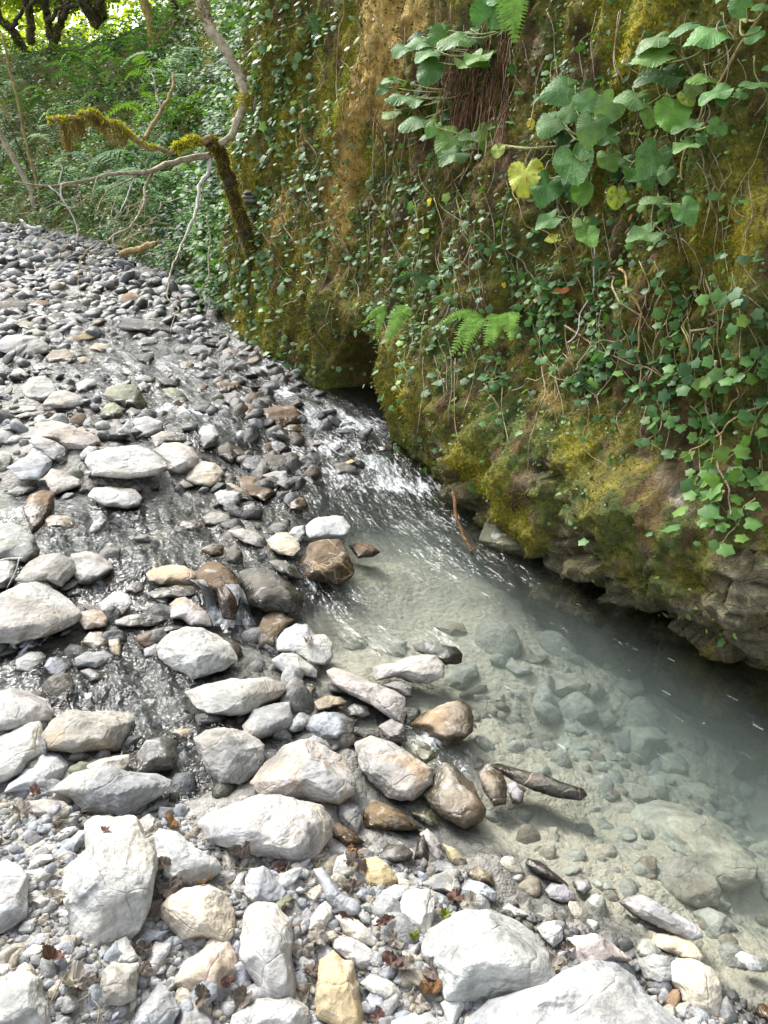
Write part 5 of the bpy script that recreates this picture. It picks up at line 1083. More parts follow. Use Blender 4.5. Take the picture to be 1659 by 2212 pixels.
big_plant((1075, 110), T1([(1165,420,190,150,130,GB,.2),(1405,400,230,75,95,GC,.2),(1460,355,190,70,110,GC,.22),(1090,270,150,45,190,GP,.2),(960,310,150,60,110,GA,.2),(1140,330,170,60,130,GP,.2),(1060,240,100,70,170,GD,.14)]), 'drooping plant with long folded leaves beside the golden earth')
big_plant((1050, 190), T1([(975,620,190,50,130,GA,.16),(890,720,130,50,100,GC,.16),(1035,640,150,60,85,GB,.12),(1075,770,190,45,140,GP,.16),(840,570,90,70,140,GB,.1),(1190,640,150,40,5,GB,.12),(900,510,110,35,165,GP,.12)]), 'spray of narrow toothed leaves below the drooping plant')
big_plant((1200, 318), T1([(1290,880,240,190,120,GC,.24),(1520,850,180,150,80,GC,.2),(1310,985,170,55,140,GP,.3),(1430,905,150,60,190,GP,.3),(1420,960,120,45,160,GP,.28),(1155,810,110,80,130,GC,.25),(1570,960,90,75,90,GZ,.25)])+T([(90,1095,240,185,95,GY,.2)]), 'long leaning green stem that carries the yellow heart shaped leaf', stem=[(1206,318,.12),(1130,320,.22),(1045,305,.26),(960,280,.28)])
big_plant((1070, 800), [(1050,815,26,14,175,GA,.06),(1068,826,28,13,95,GA,.06),(1085,812,30,14,10,GA,.06),(1068,800,22,13,-80,GA,.06),(1082,824,24,12,45,GA,.06),(1058,775,34,14,200,GB,.05),(1078,778,30,14,-20,GC,.05)], 'small plant with five fingered leaves low on the wall', grp=None)
for (x, y, l, w, c, lab) in [(940,434,13,12,(.62,.46,.03),'small bright yellow leaf'),(894,480,14,8,(.60,.44,.03),'pale yellow folded leaf'),(922,508,10,10,(.6,.45,.03),'tiny yellow leaf'),(1155,262,16,16,(.6,.5,.05),'small lemon yellow leaf'),(1088,613,10,9,(.55,.38,.05),'small amber leaf'),(1225,625,12,36,(.28,.10,.03),'withered rust coloured leaf'),(1258,736,16,14,(.20,.08,.03),'dry red brown leaf'),(1135,690,9,20,(.25,.11,.03),'dry curled brown leaf'),(1388,470,14,18,(.22,.09,.03),'dry orange brown leaf'),(1430,560,12,18,(.12,.06,.03),'dark dead leaf')]:
    h = cliff_hit(x, y); d = np.linalg.norm(h[0]-ORG); V, Fc, U = heart_leaf(int(x), .08); N = unit(h[1]+[0, 0, .3]); Y = unit(np.array([.2, 0, -1.])-N*(np.array([.2, 0, -1.])@N)); X = np.cross(Y, N)
    o = mesh('fallen_leaf', (V[:, :1]*X*w+V[:, 1:2]*Y*l+V[:, 2:]*N*l)*d/F*1.05, Fc, M_DEAD, loc=h[0]+h[1]*.05, uv=U, attrs={'tint': np.tile(c, (len(V), 1))}); tag(o, wall_label(lab, x, y), 'leaf', 'coloured leaves caught on the wall')

# ------------------------------------------------------------------ ferns
def frond(P0, P1, nrm, seed, width=.32, col=(.075, .16, .04), np_=20, sag=.14):
    r = np.random.default_rng(seed); L = np.linalg.norm(P1-P0); up = np.array([0, 0, 1.]); n = 26; t = np.linspace(0, 1, n)[:, None]
    path = P0*(1-t)+P1*t+up*(L*sag*np.sin(np.pi*t))+unit(nrm)*(L*.12*np.sin(np.pi*t)); a = Acc(); V, Fc = tube(path, np.linspace(L*.008, L*.002, n), 4); a.add(V, Fc, col=np.array(col)*[1.3, 1.1, .9])
    T = unit(np.gradient(path, axis=0)); 
    for i in range(np_):
        q = .10+.89*i/np_; k = min(int(q*(n-1)), n-2); p = path[k]+(path[k+1]-path[k])*(q*(n-1)-k); lat = unit(np.cross(T[k], unit(nrm))); w = width*L*.5*(math.sin(math.pi*(q**.72))**.75)*(1.0 if q > .16 else .7)
        for s in (1, -1):
            d = unit(lat*s+T[k]*.38+r.normal(0, .05, 3)); e = unit(np.cross(d, unit(nrm))); m = 7; u = np.linspace(0, 1, m); hw = L*.034*(1-u**1.6)*np.where(np.arange(m) % 2, 1.0, .55); c = p+d*(u*w)[:, None]-unit(nrm)*(w*.16*u*u)[:, None]
            V = np.vstack([c+e*hw[:, None], c-e*hw[:, None]]); j = np.arange(m-1); a.add(V, np.stack([j, j+1, j+m+1, j+m], 1), col=np.array(col)*r.uniform(.8, 1.2))
    return a
def wall_fern(base, tips, label, col=(.20, .36, .07), off=.27, root=None):
    h = cliff_hit(*base); root = empty('fern', h[0])
    for k, (x, y, *w) in enumerate(tips):
        q = cliff_hit(x, y); P1 = q[0]-unit(ray(x, y))*off; frond(np.zeros(3), P1-h[0], -unit(ray(x, y))*.8+np.array([0, 0, .5]), int(x+y)+k, w[0] if w else .34, col).build('frond', M_FERN, root)
    tag(root, unique(label), 'fern', 'ferns on the wall')
wall_fern((835, 668), [(800,742),(786,700),(812,735,.25)], 'fern with three drooping fronds above the hollow')
wall_fern((888, 668), [(836,748,.36),(850,720,.2)], 'fern with one broad light frond beside the three fronded fern')
wall_fern((1050, 690), [(972,775,.34),(985,735,.3),(940,712,.26),(1000,770,.3)], 'large fern with several overlapping fronds, pointing downstream to the hollow')
wall_fern((1090, 690), [(1048,752,.40),(1105,740,.34),(1065,745,.3)], 'fern with broad fronds next to the large overlapping fern')
wall_fern((905, 568), [(838,590,.3)], 'single narrow frond above the small ferns', (.07,.14,.04))
wall_fern((935, 610), [(840,615,.22)], 'thin level fern frond on the mossy wall', (.06,.13,.04))
wall_fern((945, 612), [(890,636,.34)], 'short feathery fern frond', (.06,.13,.04))
wall_fern((995, 665), [(925,656,.24)], 'arched pale fern frond', (.10,.19,.05))
wall_fern((1100, 10), [(1085,75,.4),(1112,100,.4),(1120,60,.4)], 'fern tuft at the top of the wall beside the huge upright leaf')
wall_fern((690, 40), [(655,75,.3),(660,40,.3),(675,100,.3)], 'fern tuft high on the wall beside the golden earth', (.06,.13,.05))
wall_fern((420, 130), [(395,150,.3),(410,165,.3)], 'small fern beside the hanging mossy branch', (.06,.13,.05))
# ------------------------------------------------------------------ wood: the leaning trunk and its limbs, saplings, far trees
def at(px, py, Y): r = ray(px, py); return ORG+r*(Y/r[1])
def Z0(x, y): return (x/3., y/3.)
def limb(pts, Y0, Y1, n=40, wob=.0, seed=0):
    P = catmull(np.array(pts, float), n); Y = np.linspace(Y0, Y1, n); out = np.array([at(x, y, yy) for (x, y), yy in zip(P, Y)])
    if wob: out = out+wob*np.stack([fbm(out*6, 3, seed+i) for i in range(3)], 1)
    return out
def part_tube(name, path, R, mat, root, rough=.25, seed=0, sides=9):
    V, Fc = tube(path-np.array(root.location), R, sides, rough, seed); return mesh(name, V, Fc, mat, root)
def moss_on(path, R, n, seed, root, name='moss', side=None, **k):
    V, c = blades(path-np.array(root.location), R, n, seed, side=side, **k); return mesh(name, V, np.arange(len(V)).reshape(-1, 3), M_MOSS, root, smooth=False, attrs={'tint': c})
hb = cliff_hit(545, 548)[0]; YT = hb[1]-.05
root = empty('leaning_mossy_trunk', at(545, 556, YT)); MS = ((.62, .60, .04), (.46, .47, .04), (.28, .23, .04))
DM = ((.34, .27, .04), (.24, .22, .03), (.14, .10, .03))
tr = limb([(556,600),(545,552),(520,468),(494,385),(468,320),(455,303)], YT+.1, YT-.35, 44, .03, 1); part_tube('trunk', tr, np.linspace(.058, .040, 44), M_DARK, root, .5, 1, 12); moss_on(tr, np.linspace(.058, .040, 44), 5600, 2, root, cols=DM, L=(.012, .04), droop=-.7)
lf = limb([Z0(1375,905),Z0(1310,928),Z0(1230,912),Z0(1165,945),Z0(1080,965),Z0(1000,950),Z0(905,912),Z0(800,835),Z0(740,795),Z0(640,772),Z0(560,782),Z0(470,775),Z0(390,772),Z0(325,785)], YT-.35, YT-1.0, 70, .06, 5)
Rl = np.interp(np.linspace(0, 1, 70), [0, .2, .3, .5, .8, 1], [.028, .018, .015, .021, .018, .008]); b = part_tube('mossy_limb', lf, Rl, M_TAN, root, .3, 6)
for lo_, hi_, n, side, L in [(8, 18, 900, (0, 0, .6), (.02, .05)), (25, 32, 260, (0, 0, .7), (.012, .030)), (33, 45, 640, (0, 0, .7), (.012, .034)), (47, 56, 420, (0, 0, .6), (.012, .04)), (58, 69, 340, (0, 0, .6), (.012, .032))]: moss_on(lf[lo_:hi_], Rl[lo_:hi_], n, 7+lo_, root, cols=MS, side=side, L=L)
for lo_, hi_, n, dp in [(36, 46, 300, .12), (47, 53, 380, .15), (54, 65, 800, .26)]:        # beards of old moss below the limb
    q = lf[lo_:hi_]; r = np.random.default_rng(lo_); k = r.integers(0, len(q), n); dep = dp*np.clip(.45+.8*fbm(np.c_[q[k, 0]*7, q[k, 2]*2, q[k, 1]], 2, 9), .25, 1)*r.random(n)
    P = q[k]+r.normal(0, .014, (n, 3)); P[:, 2] -= dep; s = unit(r.normal(size=(n, 3)))*.004; V = np.stack([P-s, P+s, P+np.c_[r.normal(0, .012, (n, 2)), -r.uniform(.02, .05, n)]], 1).reshape(-1, 3)-np.array(root.location)
    mesh('hanging_moss', V, np.arange(len(V)).reshape(-1, 3), M_MOSS, root, smooth=False, attrs={'tint': np.repeat(np.array([(.20,.14,.035),(.15,.10,.03),(.28,.22,.05)])[r.integers(0, 3, n)], 3, 0)})
upl = limb([Z0(1420,935),Z0(1500,872),Z0(1542,780),Z0(1572,700),Z0(1582,600),Z0(1560,515),Z0(1500,385),Z0(1420,262),Z0(1345,140),Z0(1305,10),Z0(1270,-120)], YT-.33, YT+.05, 60, .012, 11); part_tube('pale_limb', upl, np.interp(np.linspace(0, 1, 60), [0, .5, 1], [.026, .036, .042]), M_PALE, root, .2, 12)
moss_on(upl[18:24], .035, 600, 13, root, cols=MS); moss_on(upl[46:60], .04, 700, 14, root, cols=DM)
for k, (pts, y0, y1, R, m) in enumerate([
  ([(1362,1000),(1250,1025),(1150,1040),(1050,1085),(980,1120),(850,1130),(700,1135),(550,1170),(400,1188),(250,1203),(100,1180)], -.3, -1.3, (.026, .006), M_PALE),
  ([(1372,1040),(1342,1130),(1300,1190),(1292,1290),(1270,1370),(1220,1480),(1180,1560),(1150,1650)], -.3, -.9, (.018, .007), M_WHITE),
  ([(920,890),(980,830),(1050,720),(1098,610),(1120,480)], -.7, -.3, (.018, .012), M_TAN), ([(1050,700),(1020,600),(985,500),(950,460)], -.6, -.4, (.009, .003), M_PALE),
  ([(978,1125),(938,1230),(930,1320),(900,1400),(850,1460),(740,1530),(640,1575)], -.65, -1.2, (.013, .006), M_PALE), ([(978,1125),(900,1150),(800,1190),(700,1235),(640,1330),(610,1400)], -.65, -1.2, (.008, .003), M_PALE),
  ([(860,1165),(825,1280),(790,1345),(730,1420)], -.8, -1.2, (.006, .002), M_WHITE), ([(800,1195),(750,1290),(720,1380),(730,1470)], -.9, -1.2, (.006, .002), M_PALE), ([(640,1140),(600,1240),(590,1330)], -1., -1.2, (.005, .002), M_PALE),
  ([(400,1188),(405,1280),(450,1370),(490,1480),(500,1600)], -1.2, -1.2, (.007, .003), M_WHITE), ([(320,1200),(380,1250),(410,1300)], -1.2, -1.2, (.005, .003), M_WHITE), ([(380,1180),(395,1110),(385,1050)], -1.2, -1.2, (.005, .002), M_WHITE),
  ([(1000,1105),(930,1100),(905,1140)], -.6, -.7, (.005, .003), M_PALE), ([(1355,1070),(1320,1200),(1290,1330),(1270,1450),(1290,1560)], -.3, -.5, (.007, .003), M_STEM), ([(1340,1400),(1360,1560),(1355,1700),(1345,1790),(1280,1900)], -.6, -.9, (.007, .004), M_PALE),
  ([(740,1530),(730,1570),(790,1590)], -1.2, -1.2, (.005, .002), M_WHITE), ([(640,1575),(560,1640),(500,1760),(520,1900)], -1.2, -1.5, (.006, .002), M_PALE), ([(560,1640),(590,1800),(540,1950)], -1.2, -1.5, (.004, .002), M_PALE), ([(1160,1640),(1110,1750),(1080,1900),(1140,2000),(1100,2150)], -.8, -1.8, (.008, .003), M_PALE)]):
    n = 34; q = limb([Z0(*p) for p in pts], YT+y0, YT+y1, n, .02, 40+k); part_tube('bare_branch', q, np.linspace(*R, n), m, root, .15, 60+k, 6)
tag(root, 'leaning mossy trunk with pale bare limbs arching over the stream', 'tree'); LAND2.append((330,270,'mossy arching limb'))
# tangle of fine twigs under the trunk
rgt = np.random.default_rng(31)
for k in range(27):
    x, y = rgt.uniform(90, 420), rgt.uniform(420, 560); L = rgt.uniform(50, 130); an = rgt.uniform(1.7, 2.9); Y = YT+rgt.uniform(-1.0, .6)+ (max(0, 260-x)*.012)
    q = limb([(x, y), (x+L*.4*math.cos(an), y-10+L*.3*math.sin(an)), (x+L*math.cos(an), y+L*.5*math.sin(an)+10)], Y, Y-.3, 16, .05, 800+k); r0 = empty('fallen_twig', q[0]); part_tube('stem', q, np.linspace(.006, .002, 16), [M_PALE, M_STEM, M_DRY][k % 3], r0, .1, k, 5)
    for j in (5, 9, 12):
        e = q[j]+np.array([rgt.normal(0, .1)-.06, rgt.normal(0, .08), rgt.normal(-.02, .08)]); part_tube('side_shoot', catmull([q[j], (q[j]+e)/2+rgt.normal(0, .02, 3), e], 8), np.linspace(.003, .001, 8), M_PALE, r0, 0, 0, 4)
    tag(r0, wall_label(['bare pale twig', 'green bare twig', 'dry brown twig'][k % 3], x, y), 'twig', 'bare twigs tangled over the bank')
# hanging mossy branches, upper middle
def branch_thing(name, pts, Y, R, mat, label, mossn=900, cols=MS, cat='branch', grp=None, L=(.015, .045)):
    q = limb(pts, Y, Y-.15, 40, .025, int(abs(pts[0][0]))); r0 = empty(name, q[0]); part_tube('wood', q, np.linspace(R[0], R[1], 40), mat, r0, .35, 3)
    if mossn: moss_on(q, np.linspace(R[0], R[1], 40), mossn, int(abs(pts[0][0]))+5, r0, cols=cols, droop=-.8, L=L)
    tag(r0, unique(label), cat, grp)
Yb = cliff_hit(330, 90)[0][1]-.5
branch_thing('hanging_branch', [Z0(930,-60),Z0(950,60),Z0(975,130),Z0(990,230),Z0(1015,300),Z0(1000,340)], Yb, (.085, .055), M_TAN, 'thick mossy hanging branch with a pale broken stretch', 2400)
branch_thing('hanging_branch', [Z0(1015,290),Z0(1090,300),Z0(1140,240),Z0(1150,120),Z0(1110,-40)], Yb+.1, (.05, .06), M_DARK, 'dark mossy branch curving up behind the thick hanging branch', 1800, DM)
branch_thing('hanging_branch', [Z0(1040,340),Z0(1050,400),Z0(1070,460)], Yb-.05, (.02, .008), M_PALE, 'short pale stub under the thick hanging branch', 500, MS)
Ys = cliff_hit(60, 470)[0][1]-.4
branch_thing('sapling', [Z0(-30,790),Z0(20,900),Z0(80,1010),Z0(130,1110),Z0(180,1190),Z0(215,1270),Z0(225,1340)], Ys, (.05, .06), M_PALE, 'pale mottled sapling leaning from the view edge', 0, MS, 'tree')
branch_thing('sapling', [Z0(10,210),Z0(55,420),Z0(105,610),Z0(150,830),Z0(190,1010),Z0(225,1130),Z0(260,1290)], Ys-.1, (.022, .034), M_TAN, 'long thin straight brown sapling crossing the pale sapling', 0, MS, 'tree')
branch_thing('sapling', [Z0(30,760),Z0(100,900),Z0(170,1060),Z0(240,1200)], Ys+.4, (.012, .02), M_DARK, 'thin dark sapling beside the pale mottled sapling', 0, MS, 'tree')
branch_thing('dead_stick', [Z0(135,1425),Z0(155,1440),Z0(170,1465),Z0(215,1478),Z0(270,1472)], ground(60, 497)[1]-.6, (.03, .024), M_WHITE, 'white crooked dead stick lying at the end of the gravel', 0, MS, 'stick')
branch_thing('dead_log', [Z0(790,1655),Z0(880,1620),Z0(960,1590),Z0(1010,1580)], YT-.1, (.03, .02), M_TAN, 'tan dead log lying at the foot of the leaning trunk', 0, MS, 'log')
# ------------------------------------------------------------------ wooded slope: leaves, ferns, shrubs
M_UND = leaf_mat('shrub leaves', .5, .3, 0, .2)
hillw = np.where((PXc > -150) & (PXc < 640) & (PYc > -120) & (PYc < 640), 1., 0)*sstep(S_WALL-.6, S_WALL+1.0, s_)*np.where(h_ > wb-.12, 1, 0)/np.clip(dist, 7, 40)**1.2
r = np.random.default_rng(41); w = hillw*cell; ii = r.choice(len(w), 60000, p=w/w.sum()); P = Cv[ii]+r.uniform(-1, 1, (len(ii), 3))*.06
mound = np.clip(.16+.55*fbm(P*[1.1, 1.1, 1.1], 3, 91), .0, .9); P = P+np.array([0, 0, 1.])*(mound*r.uniform(.1, 1, len(P)))[:, None]+Nn[ii]*r.uniform(0, .25, (len(P), 1))
a = Acc(); tone = sstep(-.25, .3, fbm(P*1.6, 3, 93))[:, None]; keep = fbm(P*2.3, 3, 97) > -.2; P, tone, ii = P[keep], tone[keep], ii[keep]
Nl = unit(np.array([-.1, -.25, 1.])+r.normal(0, .33, P.shape)); col = (np.array([.028, .080, .030])*(1-tone)+np.array([.092, .20, .045])*tone)*r.uniform(.6, 1.4, (len(P), 1)); yl = r.random(len(P)) < .06; col[yl] = np.array([.12, .20, .03])
stamp(a, small_leaf(), P, Nl, np.array([-.2, -.6, -.6])+r.normal(0, .6, P.shape), r.normal(0, .8, len(P)), r.uniform(.04, .105, len(P)), col); kind(a.build('undergrowth', M_UND), 'stuff')
def hill_label(desc, x, y): return wall_label(desc, x, y)
LAND2.extend([(80,330,'pale mottled sapling'), (60,250,'long thin straight brown sapling'), (320,60,'thick mossy hanging branch'), (60,495,'white crooked dead stick'), (130,60,'dark far trunks'), (245,60,'upper edge of the slope'), (230,150,'dense fern bed'), (420,130,'small fern beside the hanging branch'), (350,535,'tan dead log')])
protos = []
for k in range(4):
    root = empty('fern', (0, 0, 0)); rp = np.random.default_rng(60+k)
    for j in range(7):
        an = j*2*np.pi/7+rp.uniform(-.3, .3); L = rp.uniform(.45, .7); frond(np.zeros(3), np.array([math.cos(an)*L, math.sin(an)*L, rp.uniform(.05, .3)]), np.array([0, 0, 1.]), 100*k+j, .34, [(.08, .19, .055), (.10, .21, .055), (.065, .155, .055), (.13, .24, .05)][k], 15, .28).build('frond', M_FERN, root)
    protos.append(root)
FERNS = [(300,50),(250,30),(200,130),(150,160),(110,190),(240,180),(190,215),(130,250),(60,190),(30,235),(90,280),(170,290),(250,240),(300,200),(340,150),(360,210),(230,320),(140,345),(290,350),(350,300),(380,360),(250,395),(330,420),(400,420),(360,470),(300,470),(240,450),(180,410),(120,420),(60,430),(20,380),(320,515),(400,500),(210,500),(150,470),(430,300),(410,230),(350,75),(40,130),(170,60)]
used = [0]*4
for k, (x, y) in enumerate(FERNS):
    h = cliff_hit(x, y); j = k % 4; p = protos[j]
    if h is None: continue
    if used[j] == 0: o = p
    else:
        o = p.copy(); COL.objects.link(o)
        for ch in p.children:
            c = ch.copy(); COL.objects.link(c); c.parent = o
    used[j] += 1; rr_ = random.Random(k); o.location = h[0]+h[1]*.12+np.array([0, 0, .05]); o.rotation_euler = (rr_.uniform(.1, .5), rr_.uniform(-.3, .2), rr_.uniform(0, 6)); sc = rr_.uniform(1.0, 1.6); o.scale = (sc,)*3
    tag(o, hill_label(['dark green fern', 'green arching fern', 'dusky fern', 'light green fern'][j], x, y), 'fern', 'ferns on the wooded slope')
# ------------------------------------------------------------------ trees above the slope
def far_tree(trunks, limbs, blobs_, label, seed, colr, nleaf=2600, Y=None, R=.095):
    x0, y0 = trunks[-1]; hp = cliff_hit(x0, y0) or cliff_hit(x0, 135); Yt = Y or hp[0][1]; q = limb(trunks, Yt-.6, Yt, 40, .05, seed); root = empty('mossy_tree', q[-1]); part_tube('trunk', q, np.linspace(R*.75, R, 40), M_DARK, root, .4, seed, 10)
    moss_on(q, np.linspace(R*.75, R, 40), 700, seed, root, cols=((.42, .44, .04), (.28, .30, .04), (.14, .13, .03)), L=(.03, .09), droop=-.4)
    for k, (pts, r0) in enumerate(limbs): z = limb(pts, Yt-.5, Yt-.8, 24, .06, seed+k); part_tube('limb', z, np.linspace(r0, r0*.5, 24), M_DARK, root, .3, seed+k, 7)
    r = np.random.default_rng(seed); a = Acc()
    for (x, y, rad, dY) in blobs_:
        c = at(x, y, Yt+dY); rm = rad*Yt/F; n = int(nleaf*(rad/80)**1.3); P = c+unit(r.normal(size=(n, 3)))*(rm*r.random((n, 1))**.45)*[1.15, 1.2, .8]; P = P[fbm(P*1.6, 2, seed) > -.12]; P = P-np.array(root.location); n = len(P)
        stamp(a, small_leaf(), P, unit(np.array([0, 0, .6])+r.normal(0, .6, (n, 3))), r.normal(0, 1, (n, 3)), np.zeros(n), r.uniform(.07, .15, n), np.array(colr)*r.uniform(.7, 1.3, (n, 1)))
    a.build('crown', M_CROWN, root); tag(root, unique(label), 'tree', 'mossy trees above the slope')
YG = (.40, .48, .05); MG = (.22, .32, .05)
far_tree([(-20,-120),(-15,-40),(0,38),(22,60),(40,85),(58,115)], [([(20,60),(50,20),(70,-30)], .06)], [(-10,-40,90,1.5),(60,-60,80,1.5)], 'dark leaning tree at the view edge under bright leaves', 1, YG)
far_tree([(40,-140),(55,-60),(60,0),(64,50),(70,95)], [([(60,10),(40,-20),(20,-60)], .06), ([(62,20),(90,-20)], .05)], [(60,-70,90,2.5),(110,-30,60,3.5)], 'upright dark trunk next to the dark leaning tree', 2, YG)
far_tree([(85,-140),(90,-60),(96,0),(104,50),(112,85),(122,110)], [([(100,30),(80,-5),(70,-50)], .06), ([(104,50),(125,20),(150,5)], .05)], [(95,-60,80,2.5),(140,-50,80,2.5)], 'mossy forked tree at the middle of the dark trunks', 3, (.17, .23, .035))
far_tree([(170,-140),(155,-50),(146,0),(132,40),(122,70),(108,125)], [([(134,40),(150,20),(180,10)], .07), ([(140,20),(110,-20)], .05)], [(160,-60,80,1.5),(210,-50,70,1.5)], 'tree with a bright mossy trunk curving to the slope', 4, MG)
far_tree([(185,-120),(178,-40),(182,0),(200,30),(214,58)], [([(195,25),(175,5),(160,-30)], .07)], [(200,-90,80,1.)], 'thick dark trunk leaning the other way, at the slope edge', 5, MG, R=.13)
far_tree([(200,-120),(208,-40),(216,10),(222,40)], [([(215,5),(240,-30)], .06)], [(240,-110,80,1.)], 'dark straight trunk farthest along the slope edge', 6, MG, R=.11)
# sunlit wood beyond, one mass
r = np.random.default_rng(51); n = 46000; P = np.stack([r.uniform(-30, -4, n), r.uniform(25, 36, n), r.uniform(2.6, 9, n)], 1); P = P[fbm(P*.45, 3, 55) > -.02]; n = len(P); a = Acc()
stamp(a, small_leaf(), P, unit(np.array([0, -.3, .5])+r.normal(0, .6, (n, 3))), r.normal(0, 1, (n, 3)), np.zeros(n), r.uniform(.14, .32, n), np.array([.46, .54, .07])*r.uniform(.6, 1.3, (n, 1))); kind(a.build('far_wood', M_CROWN), 'stuff')
# ------------------------------------------------------------------ small things on the bank and in the stream
bpy.context.view_layer.update(); DG = bpy.context.evaluated_depsgraph_get()
def scene_hit(px, py):
    o, d = Vector(ORG), Vector(unit(ray(px, py)))
    for _ in range(4):
        ok, p, n, i, ob, m = SC.ray_cast(DG, o, d)
        if not ok: return None
        if ob.name.split('.')[0] in ('water',): o = p+d*.002; continue
        return np.array(p), np.array(n)
LAND.extend([])
DL = [('03',230,185,110,60,'dark red curled leaf'),('03',130,310,110,110,'dry grey brown leaf'),('03',690,405,60,40,'withered leaf and twig'),('03',1110,390,150,60,'rust brown curled leaf'),('03',1080,650,90,110,'brown crinkled leaf'),('03',1090,790,170,120,'spread brown leaf'),('03',1010,960,110,130,'pointed brown leaf'),('03',935,1200,80,130,'upright brown leaf'),('03',930,1310,80,90,'dark curled leaf'),('03',1480,1405,90,60,'dark red leaf'),('03',1600,1480,120,110,'crumpled brown leaf'),('03',1300,1500,130,80,'twisted brown leaf'),('03',1330,755,110,30,'thin rusty leaf'),('03',1590,520,150,80,'dry dark leaf'),('03',420,870,150,60,'grey shrivelled leaf'),('03',480,1420,160,110,'grey matted leaf'),('03',560,1370,110,80,'pale matted leaf'),('03',330,1260,150,80,'silt covered leaf'),
 ('13',170,660,70,110,'dark red brown leaf'),('13',600,640,110,150,'lilac brown leaf'),('13',620,800,140,70,'crumpled dark leaf'),('13',590,950,110,40,'thin red leaf'),('13',830,1010,60,110,'curled maroon leaf'),('13',420,1140,110,130,'crumpled grey brown leaf'),('13',300,1160,140,110,'ribbed grey leaf'),('13',870,1300,140,110,'red brown spread leaf'),('13',1010,1310,110,110,'dark ribbed leaf'),('13',1150,1320,120,120,'star shaped dark leaf'),('13',1130,1465,140,90,'orange brown leaf with holes'),('13',910,1120,140,70,'grey curled leaf'),('13',1060,1560,110,70,'pale dry leaf'),('13',345,1370,90,110,'dark rolled leaf'),('13',315,1490,60,150,'long pale leaf'),('13',1280,880,100,110,'dark maroon leaf'),('13',1400,900,140,90,'grey star shaped leaf'),('13',1005,1095,90,50,'yellow green leaf'),('13',1215,965,60,70,'small dark green leaf'),('13',630,530,80,50,'orange brown leaf'),('13',790,1615,90,70,'red curled leaf'),('12',345,855,80,60,'grey brown curled leaf'),('23',290,1250,100,80,'dry grey seed head'),('23',350,1180,60,80,'dark wet leaf')]
for k, (tl, zx, zy, w, h, d) in enumerate(DL):
    x, y = int(tl[0])*553+zx/3, int(tl[1])*553+zy/3; q = scene_hit(x, y)
    if q is None: continue
    dd = np.linalg.norm(q[0]-ORG); V, Fc, U = heart_leaf(k+5, .06, 7+k % 5); r = np.random.default_rng(k); V = V*[w/h if w < h else 1, h/w if h < w else 1, 1]; cu = r.uniform(.6, 1.9); V = V-[0, 0, 0]
    V[:, 2] += cu*np.abs(V[:, 0])**1.8*.8+.20*fbm(V*[4.5, 4.5, 1]+k, 3, k)+.05*np.abs(np.sin(np.arctan2(V[:, 0], V[:, 1])*3.5)); V[:, 2] -= V[:, 2].min(); N = unit(q[1]+[0, -.1, 1.2]+r.normal(0, .15, 3)); X, Yl, Zl = frames(N[None], np.array([[math.cos(k*2.3), math.sin(k*2.3), 0]]), np.zeros(1)); S = max(w, h)/3*dd/F*.92
    c = (.16, .20, .03) if 'green' in d else (.24, .13, .06) if 'orange' in d or 'rust' in d else (.13, .075, .06) if 'red' in d or 'maroon' in d else (.26, .23, .20) if 'grey' in d or 'pale' in d or 'silt' in d else (.13, .105, .088)
    o = mesh('dead_leaf', (V[:, :1]*X+V[:, 1:2]*Yl+V[:, 2:]*Zl)*S, Fc, M_DEAD, loc=q[0]+N*.004, uv=U, attrs={'tint': np.tile(np.array(c)*r.uniform(.85, 1.2), (len(V), 1))}); tag(o, place_label(d, x, y), 'leaf', 'dead leaves among the stones')
a = Acc(); r = np.random.default_rng(88); Pq = scatter_px(700, [(-100,1720),(200,1740),(420,1800),(560,1880),(800,1850),(960,1960),(900,2100),(1300,2080),(1000,2250),(-100,2300)], 89)
cl = fbm(np.c_[Pq*3.2, np.zeros(len(Pq))], 2, 5) > .02; Pq = Pq[cl]; Zq = bed_z(Pq)
for (x, y), z in zip(Pq, Zq):
    L = r.uniform(.02, .08); an = r.uniform(0, 6.3); d = np.array([math.cos(an), math.sin(an), r.normal(0, .25)])*L; p = np.array([x, y, z+.006+r.uniform(0, .012)]); V, Fc = tube(catmull([p-d/2, p+r.normal(0, L*.12, 3), p+d/2], 5), r.uniform(.0007, .0018), 3); a.add(V, Fc, col=(.12, .10, .08))
kind(a.build('twig_litter', M_DRY), 'stuff')
# brown stick standing in the water, twig on the boulder
def stick(pts, R, mat, label, lift=.0, Y=None, kids=()):
    q = limb(pts, Y[0], Y[1], 26, .012, int(pts[0][0])); o = empty('stick', q[0]); part_tube('wood', q, np.linspace(*R, 26), mat, o, .2, 3, 8)
    for pp in kids: z = limb(pp, Y[1], Y[1]-.05, 10, .006, 3); part_tube('side_twig', z, np.linspace(R[1], R[1]*.4, 10), mat, o, 0, 0, 5)
    tag(o, unique(label), 'stick')
hs = cliff_hit(985, 1075); M_BRN = bark('wet brown bark', (.06, .025, .008), (.25, .12, .04)); ys = plane_hit(1010, 1190, 0)[1]
stick([(978,1062),(983,1090),(988,1125),(998,1155),(1008,1175),(1020,1200)], (.010, .006), M_BRN, 'brown peeled stick leaning from the wall into the water', Y=(hs[0][1]-.05, ys), kids=[[(1003,1165),(1020,1178),(1045,1192)]])
g0 = ground(30, 1250); stick([(0,1212),(22,1208),(46,1204)], (.004, .003), M_WHITE, 'thin grey twig lying across the white slab at the frame edge', Y=(g0[1]-.1, g0[1]-.1), kids=[[(42,1206),(30,1240),(14,1272)]])
hc = cliff_hit(537, 432)
